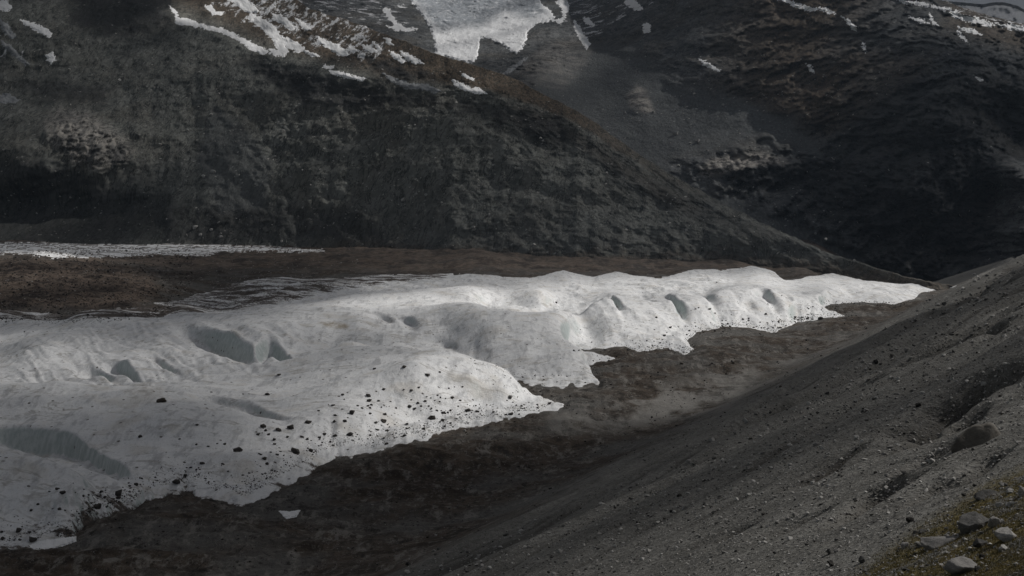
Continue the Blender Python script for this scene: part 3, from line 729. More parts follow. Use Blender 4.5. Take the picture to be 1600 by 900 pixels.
# the mountain behind, with the icefall and the dark rock spur
C2 = 640; T2 = 280
mp = np.linspace(380, 1960, C2)
rbot = np.interp(mp, [380, 700, 900, 1100, 1250, 1440, 1600, 1960], [130, 180, 240, 360, 440, 480, 480, 480])
rtop = np.interp(mp, [380, 1100, 1300, 1400, 1440, 1468, 1500, 1560, 1600, 1700, 1960], [-160, -150, -90, -40, -18, -2, 10, 29, 36, 62, 160]) + perlin(mp/14, 1.7)*2.0 + perlin(mp/5, 8.2)*.9
D_PTS = [(380, 130, 3900), (380, -160, 5900), (600, 0, 5200), (600, 100, 4000), (700, 180, 3500), (700, -160, 7400), (760, 90, 4000), (760, 0, 5350), (900, -160, 6800), (900, 0, 4950), (900, 120, 3750), (860, 60, 4150), (900, 240, 3050),
 (1000, 200, 3150), (1000, 100, 3650), (1000, 0, 4250), (1100, -150, 4500), (1060, 40, 3750), (1100, 100, 3350), (1150, 0, 3650), (1100, 200, 3020), (1100, 300, 2650), (1100, 380, 2400), (1200, 250, 2760), (1240, 265, 2680), (1150, 255, 2740), (1200, 300, 2640), (1250, 330, 2560),
 (1200, 150, 3030), (1300, 50, 3150), (1300, 150, 2850), (1300, 250, 2660), (1300, 350, 2520), (1300, -90, 3700), (1400, 0, 3150), (1400, 100, 2760), (1400, 200, 2560), (1400, 300, 2460), (1400, 400, 2390), (1250, 440, 2330),
 (1490, 20, 3000), (1490, 100, 2640), (1490, 200, 2500), (1490, 300, 2440), (1490, 420, 2340), (1440, 480, 2250), (1560, 30, 2980), (1600, 45, 2950), (1600, 120, 2700), (1600, 240, 2600), (1545, 300, 2520), (1590, 260, 2420), (1600, 380, 2260), (1560, 420, 2280), (1700, 480, 2100), (1700, 200, 2600), (1960, 160, 2900), (1960, 480, 2150), (1700, 62, 2950)]
DT = tps_fit(np.array([(a, b) for a, b, _ in D_PTS]), np.array([c for *_, c in D_PTS], float), 40)
t2 = np.linspace(0, 1, T2)[:, None]
rows2m = rbot + (rtop-rbot)*t2
P2 = np.repeat(mp[None], T2, 0)
dep2 = tps_eval(DT, P2, rows2m)
X2m = (P2-800)/F*dep2; Z2 = H-(rows2m-R0)/F*dep2
icef = sstep(-10, 30, poly_sd([(560, -160), (640, 0), (680, 70), (700, 92), (745, 98), (800, 90), (850, 40), (900, 0), (980, -160)], P2, rows2m))
cl = sstep(1060, 1220, P2 + (rows2m-100)*.15)
spur = sstep(1000, 1200, P2)*sstep(1560, 1480, P2)
dip = Z2 - X2m*.42
r_a = fbm(X2m/140, Z2/90, 5, .55, seed=41); r_l = fbm(X2m/85 + r_a*1.2, dip/30 + r_a*1.6, 4, .6, seed=42, ridged=True)
r_v = fbm(X2m/30, Z2/170, 4, .55, seed=43, ridged=True); r_f = fbm(X2m/22, Z2/15, 4, .62, seed=44, ridged=True)
scree2 = sstep(0, 30, poly_sd([(800, 130), (900, 60), (1000, 60), (1060, 120), (1130, 130), (1240, 165), (1320, 235), (1280, 250), (1180, 235), (1100, 245), (1060, 260), (1250, 330), (1420, 420), (1440, 480), (1000, 480), (800, 180)], P2, rows2m) + perlin(P2/30, rows2m/20)*12)
slab2 = np.maximum(sstep(-3, 8, poly_sd([(975, 150), (995, 130), (1012, 140), (1026, 178), (1005, 178), (985, 170)], P2, rows2m)), sstep(-4, 8, poly_sd([(1085, 262), (1110, 246), (1200, 238), (1215, 246), (1260, 265), (1230, 262), (1190, 258), (1140, 272), (1100, 278)], P2, rows2m)))
rock = np.clip(1-scree2*.9, 0, 1)*sstep(0, .05, t2)
ed = sstep(0, .02, 1-t2)*.8+.2
dep2 = dep2 - ed*(rock*(r_a*80 + r_l*44*(.3+.7*cl) + r_v*30*spur*sstep(140, 230, rows2m) + r_f*11) + scree2*(r_a*22 + r_f*3))
for cx, cy, rx, ry, a in ((1000, 152, 28, 24, 60), (1170, 255, 90, 20, 38), (1200, 330, 30, 60, 50), (1590, 320, 45, 80, 60)):
    e = np.exp(-((P2-cx)/rx)**2 - ((rows2m-cy)/ry)**2); dep2 = dep2 - a*e
turf2 = np.clip(cl*sstep(1340, 1200, P2 - (200-rows2m)*.4)*sstep(235, 190, rows2m)*.9 + .5*sstep(-5, 30, poly_sd([(1230, 160), (1330, 60), (1480, 80), (1440, 130), (1360, 190), (1290, 230)], P2, rows2m)) + .7*sstep(60, 20, rows2m-np.maximum(rtop, 0)[None])*sstep(1450, 1500, P2), 0, 1)
cliff_shade = sstep(-20, 40, poly_sd([(1280, 220), (1400, 130), (1480, 110), (1700, 100), (1700, 230), (1550, 250), (1560, 420), (1440, 480), (1280, 340), (1180, 290)], P2, rows2m) + perlin(P2/40, rows2m/40)*25)*.75  # shade on the dark cliffs, put into the rock colour
slabgrey = sstep(0, 15, poly_sd([(800, 110), (850, 60), (905, 50), (935, 70), (920, 110), (880, 150), (820, 135)], P2, rows2m))*.35
snow2 = .42*sstep(0, 30, poly_sd([(380, -160), (660, -160), (660, 20), (676, 80), (600, 70), (520, 40), (380, 20)], P2, rows2m)) + .42*sstep(0, 12, poly_sd([(860, -160), (1040, -160), (1030, 16), (985, 30), (930, 70), (905, 66), (868, 34)], P2, rows2m)) + .30*sstep(0, 10, poly_sd([(735, 98), (757, 56), (800, 74), (835, 40), (838, 60), (790, 118), (760, 108)], P2, rows2m)) + .40*sstep(0, 8, poly_sd([(1380, -60), (1700, 40), (1700, 70), (1600, 52), (1480, 26), (1420, 12)], P2, rows2m))
peak = build_sheet('mountain', mp, rows2m, dep2, M_PEAK, {'turf': turf2, 'scrub_shade': cliff_shade, 'scree': scree2, 'slab': np.clip(slab2*.8 + slabgrey, 0, 1), 'snow': snow2}, [(40, 200), (300, 900), (900, 2500)])

# far snowy mountain seen over the shoulder
C3 = 160; T3 = 40
fp_ = np.linspace(1380, 1900, C3)
rtop3 = np.interp(fp_, [1380, 1440, 1470, 1500, 1535, 1550, 1565, 1580, 1592, 1640, 1900], [-14, -10, 1, 3, 7, 4, 3, 6, 10, 40, 90]) + perlin(fp_/9, 3.3)*.8
rows3 = 120 + (rtop3-120)*np.linspace(0, 1, T3)[:, None]
dep3 = 7200 + 1500*np.linspace(0, 1, T3)[:, None] + 0*rows3
P3 = np.repeat(fp_[None], T3, 0)
dep3 = dep3 - fbm(P3/14, rows3/9, 4, seed=51)*160
far_snow = .75*sstep(3, 6, rows3-rtop3[None]) + 0*P3
farm = build_sheet('mountain', fp_, rows3, dep3, M_FAR, {'turf': 0*P3, 'scrub_shade': 0*P3, 'scree': 0*P3, 'slab': 0*P3, 'snow': far_snow}, [(200, 800), (900, 2500)])

# ------------------------------------------------------------------ snow patches and ice lying on those surfaces
def overlay(name, poly, where, mat, thick, step=1.0, wobble=1.6, attrs=None, relief=None, smooth=True):
    P = np.array(poly, float)
    x0, y0 = P.min(0)-2; x1, y1 = P.max(0)+2
    nx = max(6, int((x1-x0)/step)+1); ny = max(6, int((y1-y0)/step)+1)
    GX, GY = np.meshgrid(np.linspace(x0, x1, nx), np.linspace(y0, y1, ny))
    sd = poly_sd(poly, GX, GY) + perlin(GX/7.0, GY/4.0, 0)*wobble*1.3 + perlin(GX/2.6, GY/1.9, 0)*wobble*1.0
    if isinstance(where, Sheet):
        d = sheet_depth(where, GX, GY)
    else:
        d = np.full(GX.shape, np.nan)
        for i in range(ny):
            for j in range(nx):
                if sd[i, j] > -4:
                    v = where(GX[i, j], GY[i, j])
                    if v is not None: d[i, j] = v
    ok = (sd > -1.2*step) & np.isfinite(d)
    dm = np.nanmedian(d[ok]) if ok.any() else 1000
    d = np.where(np.isfinite(d), d, dm)
    lift = thick*np.clip((sd+.4)/3.0, -0.6, 1)
    if relief is not None: lift = lift + relief(GX, GY, sd)
    dd = d - lift*2.2          # towards the eye: out of the slope
    X = (GX-800)/F*dd; Z = H-(GY-R0)/F*dd
    A = {k: f(GX, GY) for k, f in (attrs or {}).items()}
    dz = np.abs(np.diff(d, axis=0, prepend=d[:1])) ; dx = np.abs(np.diff(d, axis=1, prepend=d[:, :1]))
    o = grid_mesh(name, X[::-1], dd[::-1], Z[::-1], mat, {k: v[::-1] for k, v in A.items()}, keep=ok[::-1], smooth=smooth)
    return o

def broken(GX, GY):
    return np.clip(sstep(-6, 14, poly_sd([(646, 4), (672, 40), (690, 50), (735, 44), (752, 46), (790, 22), (830, 34), (860, 20), (820, -60), (600, -60)], GX, GY)) , 0, 1)
def crev(GX, GY, sd):
    b = broken(GX, GY)
    n = fbm(GX/22 + perlin(GX/30, GY/20)*1.2, GY/6 + perlin(GX/26, GY/30)*1.5, 4, .6, seed=61, ridged=True)
    return (n*9*b + fbm(GX/30, GY/18, 3, seed=62)*4)*np.clip(sd/6, 0, 1)
ice1 = overlay('icefall', [(570, -120), (640, -2), (652, 14), (664, 30), (673, 46), (679, 64), (680, 85), (702, 90), (728, 98), (741, 97), (747, 84), (750, 58), (762, 60), (784, 68), (797, 80), (807, 83), (815, 77), (822, 64), (824, 50), (836, 37), (852, 35), (867, 28), (858, 14), (842, 4), (850, -20), (900, -120)], peak, M_SERAC, 9, 1.0, 2.0, {'broken': broken}, crev)
tag(ice1, kind='structure')
strip = overlay('far_ice', [(-200, 380), (60, 380.5), (150, 380), (250, 381), (330, 383), (400, 386), (460, 389), (506, 392), (470, 392.5), (420, 391), (350, 392), (325, 398), (290, 398), (250, 396), (215, 399), (150, 401), (110, 400), (90, 403), (40, 395), (-200, 400)], lambda a, b: hit_grid(GRND, a, b), M_SNOW, 1.2, 1.5, .5)
tag(strip, kind='structure')

SNOW = [
 (hill, M_SNOW, 'long curved snow streak along the dark brow beside the grass shoulder', [(264, 8), (276, 18), (279, 27), (294, 29), (318, 39), (345, 43), (375, 57), (396, 67), (424, 82), (412, 86), (390, 77), (372, 63), (345, 51), (318, 44), (290, 39), (274, 37), (274, 24)]),
 (hill, M_SNOW, 'broad branching snowfield running down the middle of the brown shoulder', [(345, -12), (378, -8), (400, 10), (404, 18), (394, 21), (418, 33), (430, 42), (438, 54), (454, 62), (474, 72), (480, 81), (466, 82), (446, 72), (451, 81), (444, 89), (427, 86), (419, 76), (433, 77), (426, 62), (410, 46), (398, 37), (386, 29), (392, 22), (376, 11), (362, 2)]),
 (hill, M_SNOW, 'small hooked snow patch between the curved streak and the broad snowfield', [(321, 9), (330, 8), (337, 17), (349, 19), (345, 24), (331, 22), (324, 16)]),
 (hill, M_SNOW, 'wedge of snow just uphill of the broad branching snowfield', [(426, 22), (440, 23), (453, 32), (463, 45), (455, 48), (440, 37), (427, 32)]),
 (hill, M_SNOW, 'thin slanting snow sliver near the shoulder skyline', [(462, 28), (475, 34), (485, 46), (476, 47), (467, 38)]),
 (hill, M_SNOW, 'pointed snow patch past the lower end of the broad snowfield', [(496, 57), (515, 65), (530, 71), (546, 85), (535, 89), (515, 77), (497, 65)]),
 (hill, M_SNOW, 'narrow snow dash below the broad branching snowfield', [(478, 79), (490, 82), (501, 89), (488, 88), (478, 83)]),
 (hill, M_SNOW, 'short flat snow dash at the edge of the dark scrubby belt', [(505, 101), (522, 103), (521, 108), (505, 106)]),
 (hill, M_SNOW, 'thin snow ribbon lying along the top of the dark scrubby belt', [(514, 110), (535, 113), (572, 123), (566, 127), (540, 121), (516, 115)]),
 (hill, M_SNOW, 'upper of two tiny snow flecks on brown turf past the pointed patch', [(565, 69), (575, 71), (591, 80), (580, 82), (567, 76)]),
 (hill, M_SNOW, 'lower of two tiny snow flecks on brown turf past the pointed patch', [(544, 71), (561, 80), (553, 83), (544, 78)]),
 (hill, M_SNOW, 'oval snow spot close under the icefall rocks on the shoulder', [(600, 59), (608, 59), (614, 70), (606, 69)]),
 (hill, M_SNOW, 'thin diagonal snow scratch beside the oval snow spot', [(583, 65), (598, 76), (594, 78), (583, 70)]),
 (hill, M_SNOW, 'lower snow tongue of the pair below the icefall', [(608, 79), (622, 85), (635, 96), (628, 99), (612, 89)]),
 (hill, M_SNOW, 'upper snow tongue of the pair below the icefall', [(624, 79), (640, 85), (664, 100), (650, 100), (634, 93)]),
 (hill, M_SNOW, 'isolated two-lobed snow bar low on the ridge below the icefall', [(705, 123), (716, 127), (735, 137), (748, 137), (761, 146), (745, 147), (725, 141), (711, 134)]),
 (hill, M_SNOW, 'short snow bar just above the isolated two-lobed snow bar', [(720, 113), (732, 118), (742, 125), (733, 125), (723, 119)]),
 (hill, M_GREYSNOW, 'snow band in shade, coloured dull grey, inside the dark scrubby belt', [(597, 113), (612, 121), (640, 130), (665, 131), (691, 142), (680, 145), (655, 139), (635, 139), (610, 127)]),  # shade on this snow is put into its grey colour
 (hill, M_SNOW, 'snow cap on the crag in the upper corner of the hillside', [(-10, 2), (10, 0), (20, 12), (10, 18), (-10, 12)]),
 (hill, M_SNOW, 'curved snow strip sloping beside the corner crag', [(29, 29), (48, 35), (70, 42), (83, 54), (78, 59), (62, 51), (40, 39)]),
 (hill, M_SNOW, 'small snow blob below the curved snow strip', [(72, 86), (82, 81), (88, 92), (80, 99), (73, 95)]),
 (hill, M_GREYSNOW, 'thin grey snow runnel down the corner crag', [(2, 63), (16, 71), (30, 85), (47, 101), (40, 102), (24, 89), (8, 77)]),
 (hill, M_GREYSNOW, 'short grey snow streak at the top of the corner crag', [(-4, 26), (14, 40), (25, 58), (18, 61), (4, 48)]),
 (hill, M_GREYSNOW, 'flat grey snow patch above the pale rock slab', [(-14, 150), (12, 146), (31, 156), (22, 161), (-14, 160)]),
 (peak, M_SNOW, 'thin winding snow gully high on the dark rock spur', [(1214, -2), (1232, -1), (1250, 7), (1268, 12), (1290, 12), (1306, 21), (1300, 23), (1284, 16), (1264, 17), (1240, 10)]),
 (peak, M_SNOW, 'short snow chute at the end of the winding snow gully', [(1313, 24), (1326, 31), (1340, 46), (1334, 49), (1325, 38)]),
 (peak, M_SNOW, 'small upright snow sliver in a dark rock cleft', [(1346, 64), (1352, 70), (1353, 85), (1348, 77)]),
 (peak, M_SNOW, 'pale snow dash at the top of the grey scree', [(1091, 91), (1104, 97), (1127, 110), (1120, 111), (1100, 103)]),
 (peak, M_SNOW, 'tiny snow nick in the middle of the dark rock spur', [(1260, 99), (1266, 101), (1272, 113), (1265, 111)]),
 (peak, M_SNOW, 'long snow band just under the spur skyline', [(1398, -3), (1420, 1), (1440, 3), (1462, 10), (1480, 12), (1500, 20), (1490, 20), (1462, 13), (1440, 9), (1412, 4)]),
 (peak, M_SNOW, 'widest snow sheet on the shoulder below the far snowy mountain', [(1474, 17), (1500, 23), (1530, 28), (1558, 40), (1545, 41), (1520, 36), (1492, 28)]),
 (peak, M_SNOW, 'snow strip at the edge of the frame below the sky', [(1553, 36), (1580, 38), (1612, 43), (1612, 51), (1585, 48), (1570, 43)]),
 (peak, M_SNOW, 'snow ledge across the dark face below the snow band', [(1417, 24), (1432, 28), (1445, 32), (1453, 37), (1440, 37), (1428, 31)]),
 (peak, M_SNOW, 'upright snow flute on the dark face above the ledge', [(1452, 18), (1456, 28), (1467, 41), (1460, 39), (1453, 31)]),
 (peak, M_SNOW, 'curved snow gully running down from the widest snow sheet', [(1495, 47), (1504, 54), (1513, 66), (1506, 63), (1496, 53)]),
 (peak, M_SNOW, 'second snow bank below the widest snow sheet', [(1497, 41), (1520, 45), (1534, 55), (1518, 52), (1498, 46)]),
 (peak, M_SNOW, 'small snow wedge halfway down the shaded face', [(1522, 118), (1530, 121), (1540, 127), (1530, 126)]),
 (peak, M_SNOW, 'snow shelf on the rocks just before the icefall', [(596, 10), (608, 14), (621, 36), (632, 42), (652, 45), (640, 49), (620, 45), (608, 30)]),
 (peak, M_SNOW, 'level snow line below the snow shelf beside the icefall', [(602, 40), (625, 43), (651, 46), (648, 49), (618, 48)]),
 (peak, M_SNOW, 'upper snow arm reaching past the icefall onto grey rock', [(864, 32), (874, 30), (880, 24), (876, 10), (866, 2), (882, -2), (890, 8), (885, 24), (876, 38)]),
 (peak, M_SNOW, 'zigzag snow streak on the grey rock past the icefall', [(896, 31), (904, 39), (909, 49), (917, 58), (923, 68), (917, 77), (907, 64), (899, 48)]),
 (peak, M_SNOW, 'compact snow spot above the zigzag snow streak', [(911, 25), (920, 29), (929, 38), (922, 41), (914, 35)]),
 (peak, M_SNOW, 'ragged snow fleck on the dark spur past the grey rock', [(1004, 35), (1018, 39), (1015, 51), (1005, 51)]),
 (peak, M_SNOW, 'snow patch at the top edge beyond the grey rock', [(974, 2), (990, -4), (1005, 13), (996, 17), (980, 9)]),
 (peak, M_GREYSNOW, 'thin meltwater ice line descending from the icefall', [(786, 115), (799, 104), (814, 95), (818, 89), (823, 91), (808, 105), (793, 116)]),
 (hit, M_SNOW, 'small white snow remnant alone on the dark moraine', [(435, 798), (452, 799), (469, 797), (463, 808), (447, 810)]),
 (hit, M_SNOW, 'flat white snow bank at the foot of the grey ice by the moraine', [(46, 853), (62, 845), (90, 842), (119, 838), (119, 846), (92, 855), (54, 859)])]
for where, mat, label, poly in SNOW:
    o = overlay('snow_patch', poly, where, mat, .35 if where is hit else 1.3, .6, .6 if where is hit else 1.9)
    tag(o, label, 'snow patch', 'snow patches')

# ------------------------------------------------------------------ rocks
def rock_proto(seed, n=16, flat=.7, bevel=False):
    r = random.Random(seed); bm = bmesh.new()
    for _ in range(n):
        v = Vector((r.gauss(0, 1), r.gauss(0, 1), r.gauss(0, 1))).normalized()*r.uniform(.75, 1.0)
        v = Vector([math.copysign(abs(c)**.8, c) for c in v])
        v.z *= flat
        bm.verts.new(v)
    res = bmesh.ops.convex_hull(bm, input=bm.verts)
    bmesh.ops.delete(bm, geom=[g for g in res['geom_interior'] if isinstance(g, bmesh.types.BMVert)], context='VERTS')
    if bevel:
        bmesh.ops.dissolve_limit(bm, angle_limit=math.radians(14), verts=bm.verts, edges=bm.edges)
        bmesh.ops.bevel(bm, geom=bm.edges[:], offset=.09, segments=2, profile=.6, affect='EDGES', clamp_overlap=True)
    bmesh.ops.triangulate(bm, faces=bm.faces)
    bm.normal_update()
    return bm

def proto_arrays(seed, n, flat):
    bm = rock_proto(seed, n, flat); bm.verts.ensure_lookup_table()
    co = np.array([v.co[:] for v in bm.verts]); ix = {v: i for i, v in enumerate(bm.verts)}
    fa = np.array([[ix[v] for v in f.verts] for f in bm.faces]); bm.free()
    return co, fa
ARR = [proto_arrays(100+i, 11 + i % 4, .55 + .1*(i % 4)) for i in range(12)]

def proto_mesh(seed, n, flat, mat, bevel=False, smooth=False):
    bm = rock_proto(seed, n, flat, bevel); me = bpy.data.meshes.new('rock')
    if bevel:
        for _ in range(2):
            bmesh.ops.subdivide_edges(bm, edges=[e for e in bm.edges if e.calc_length() > .16], cuts=1, use_grid_fill=True)
            bmesh.ops.triangulate(bm, faces=bm.faces)
        bmesh.ops.smooth_vert(bm, verts=bm.verts, factor=.5, use_axis_x=True, use_axis_y=True, use_axis_z=True)
        bm.normal_update()
        for v in bm.verts:
            n1 = float(perlin(v.co.x*1.6+seed, v.co.y*1.6, v.co.z*1.6+.37)); n2 = float(perlin(v.co.x*4+seed, v.co.y*4, v.co.z*4+.19)); n3 = float(perlin(v.co.x*9+seed, v.co.y*9, v.co.z*9+.43))
            v.co += v.normal*(n1*.12 + (.5-abs(n2))*.07 + n3*.02)
    bm.to_mesh(me); bm.free(); me.materials.append(mat)
    for p in me.polygons: p.use_smooth = smooth
    return me

def place_rock(name, mesh, px, row, wpx, asp=.65, where=None, rot=None, tilt=.25, sink=.3, depth=None):
    d = depth if depth is not None else (where or hit)(px, row)
    if d is None: return None
    size = wpx/F*d/2
    o = bpy.data.objects.new(name, mesh); COL.objects.link(o)
    sx = size; sz = size*asp/.75
    z = H-(row-R0)/F*d
    o.location = ((px-800)/F*d, d, z + sz*(.6-sink))
    o.scale = (sx, sx*random.uniform(.75, 1.1), sz)
    o.rotation_euler = (random.uniform(-tilt, tilt), random.uniform(-tilt, tilt), random.uniform(0, 6.28)) if rot is None else rot
    return o

DARK_MESH = [proto_mesh(200+i, 14 + i % 5, .6 + .08*(i % 3), M_DARK) for i in range(10)]
ICE_ROCKS = []
def conv(lst, ox, oy, k): return [(ox+a/k, oy+b/k, max(2.2, c/k)) for a, b, c in lst]
ICE_ROCKS += conv([(188,134,36),(97,298,42),(517,432,26),(435,526,60),(60,560,55),(80,595,30),(185,590,60),(285,568,75),(20,625,45),(105,628,35),(640,383,50),(715,298,32),(728,337,22),(757,280,16),(930,305,48),(937,348,55),(1015,350,32),(1055,253,36),(980,85,32),(1225,66,46),(1413,132,54),(1520,112,24),(1280,262,38),(1348,240,28),(1222,258,18),(790,448,64),(715,418,26),(660,468,42),(650,520,34),(735,516,42),(760,490,20),(843,390,30),(877,411,28),(925,392,28),(955,382,32),(945,408,30),(943,455,36),(1068,458,44),(1055,512,60),(1038,404,22),(1113,355,24),(1160,410,24),(1265,395,48),(1312,415,38),(1340,367,30),(1365,392,22),(1285,341,18),(1398,350,32),(1445,327,18),(1412,316,18),(1500,303,26),(1525,322,22),(1567,330,18),(1478,348,18),(1520,355,20),(1450,415,26),(1497,430,26),(1555,445,42),(1450,490,60),(1545,510,40),(1000,585,44),(775,625,60),(650,635,44),(380,645,40),(425,668,30),(150,670,38),(260,648,36),(155,705,32),(320,760,110),(40,795,30),(120,775,24),(175,795,36),(228,800,28),(70,825,50),(90,865,30),(450,760,50),(525,652,36),(565,625,40),(1230,635,36),(1250,540,32),(1250,578,34),(1385,580,40),(1090,595,30),(990,530,36),(1080,705,36)], 400, 560, 5.293)
ICE_ROCKS += conv([(565,322,42),(630,347,26),(538,246,22),(583,235,14),(650,233,24),(693,428,64),(760,390,22),(793,410,26),(770,437,36),(613,395,20),(850,384,16),(880,385,18),(1063,402,18),(1157,382,18),(1198,362,16),(1370,368,46),(1050,455,50),(1115,460,30),(490,450,36),(400,490,60),(485,510,36),(690,380,14)], 600, 560, 5.293)
ICE_ROCKS += conv([(605,290,16),(475,335,46),(515,368,60),(408,357,30),(690,340,26),(622,368,18),(690,395,36),(732,388,26),(838,360,40),(885,323,14),(1015,325,22),(985,375,84),(980,410,50),(1070,312,34),(1125,302,44),(1068,362,30),(800,395,30),(868,407,34),(313,465,28),(255,514,40),(493,503,40),(805,485,80),(735,525,40),(880,485,36),(915,450,30),(655,540,26),(1530,228,34),(1460,280,80),(1285,243,20),(150,680,70),(245,692,40),(15,690,40),(22,748,48),(270,760,90),(78,765,16),(165,755,40),(120,760,24)], 0, 700, 5.293)
ICE_ROCKS += conv([(1252,48,26),(657,246,24),(922,190,22),(840,257,14),(920,282,16),(975,291,16),(1017,278,14),(1052,280,18),(1113,308,48),(945,370,28),(893,390,16),(866,428,20),(1043,374,20),(1213,325,16),(1250,373,18)], 0, 600, 2.996)
ICE_ROCKS += conv([(135,508,30),(250,590,36),(485,428,20),(575,437,32),(460,437,20),(620,472,20),(755,485,12),(455,530,12),(455,552,14),(583,552,14),(680,560,24),(710,533,14),(745,582,24),(1037,478,30),(1057,397,14),(1170,327,16),(900,515,26),(1055,552,24),(993,547,18),(1160,525,16),(1280,507,30),(1303,523,16),(1280,545,24),(1385,512,40),(1490,518,56),(200,655,36),(222,632,16),(120,608,16),(318,585,18),(375,582,12),(460,582,18),(500,597,16),(1430,418,18),(1500,445,16),(1160,592,30),(620,620,30),(635,218,14),(860,550,12),(395,583,12)], 1000, 400, 5.293)
taken = [(a, b) for a, b, _ in ICE_ROCKS]
cp = rng.uniform(90, 850, 30000); cr = rng.uniform(610, 800, 30000)
cs = glacier_s(cp, q_of(cr, -4))
for px, row, s in zip(cp, cr, cs):      # more small ones close above the debris edge
    if len(ICE_ROCKS) >= 284: break
    if s < 1 or s > 26 or random.random() > math.exp(-s/12): continue
    if min((px-a)**2+(row-b)**2 for a, b in taken) < 16: continue
    ICE_ROCKS.append((float(px), float(row), random.choice((2.5, 3, 3.2, 3.8, 4.6)))); taken.append((px, row))

ZONES = [
 (lambda p, r: r < 560 and p < 1150, 'near the upper white lobe tip', 'dark rocks on the upper white lobe'),
 (lambda p, r: r < 560, 'along the far white ice edge', 'dark rocks on the far white ice'),
 (lambda p, r: r < 607, 'on the smooth middle ice crest', 'dark rocks on the middle ice crest'),
 (lambda p, r: p > 740, 'towards the bright lobe tip', 'dark rocks by the bright lobe tip'),
 (lambda p, r: p > 690, 'around the big block by the bright edge', 'dark rocks around the big block'),
 (lambda p, r: p > 630 and r > 645, 'in the dense speckle above the moraine', 'dark rocks in the dense speckle'),
 (lambda p, r: p > 630, 'upslope of the dense speckle', 'dark rocks upslope of the speckle'),
 (lambda p, r: p > 550 and r < 645, 'on the brightest ice', 'dark rocks on the brightest ice'),
 (lambda p, r: p > 550, 'on pale ice by the moraine corner', 'dark rocks by the moraine corner'),
 (lambda p, r: p > 470 and r < 672, 'below the end of the blue-green gully', 'dark rocks below the gully end'),
 (lambda p, r: p > 470, 'on shaded ice above the moraine corner', 'dark rocks above the moraine corner'),
 (lambda p, r: p > 395 and r < 690, 'clustered at the blue-green gully end', 'dark rocks at the gully end'),
 (lambda p, r: p > 395, 'at the inward moraine bend', 'dark rocks at the moraine bend'),
 (lambda p, r: p > 260, 'on grey ice below the brown boulder', 'dark rocks below the brown boulder'),
 (lambda p, r: p > 118 and r < 815, 'by the low moraine edge', 'dark rocks by the low moraine edge'),
 (lambda p, r: r < 815, 'on the lowest open grey ice', 'dark rocks on the lowest lobe'),
 (lambda p, r: True, 'around the snow bank', 'dark rocks by the snow bank')]
ORD = ['first', 'second', 'third', 'fourth', 'fifth', 'sixth', 'seventh', 'eighth', 'ninth', 'tenth', 'eleventh', 'twelfth', 'thirteenth', 'fourteenth', 'fifteenth', 'sixteenth', 'seventeenth', 'eighteenth', 'nineteenth', 'twentieth']
ORD += ['twenty-' + w for w in ORD[:9]] + ['thirtieth'] + ['thirty-' + w for w in ORD[:9]] + ['fortieth'] + ['forty-' + w for w in ORD[:9]] + ['fiftieth'] + ['fifty-' + w for w in ORD[:9]]
made = {}
for k, (px, row, wv) in enumerate(ICE_ROCKS):
    o = place_rock('rock', DARK_MESH[k % 10], px, row + wv*.15, wv*1.05, random.uniform(.5, .8))
    if o is None: continue
    zone = next(z for z in ZONES if z[0](px, row))
    sz_ = 'large' if wv > 8 else 'mid-sized' if wv > 4.7 else 'small'
    made.setdefault((zone[1], zone[2], sz_), []).append((px, o))
for (txt, grp, sz_), lst in made.items():
    lst.sort(key=lambda e: e[0])
    for i, (_, o) in enumerate(lst):
        lab = f'{sz_} dark rock {txt}' if len(lst) == 1 else f'{ORD[i]} {sz_} dark rock from left {txt}'
        tag(o, lab, 'rock', grp)

brown = place_rock('boulder', proto_mesh(311, 20, .6, M_BROWN, True, True), 252, 628, 20, .5, rot=(0.05, -.15, .3))
tag(brown, 'lone rounded brown boulder on the crest of the front ice lobe', 'boulder')
grey_b = place_rock('boulder', proto_mesh(312, 18, .8, M_SLATE, True, False), 797, 622, 9, .7)
tag(grey_b, 'grey pyramid-shaped boulder alone on the smooth bright lobe', 'boulder')

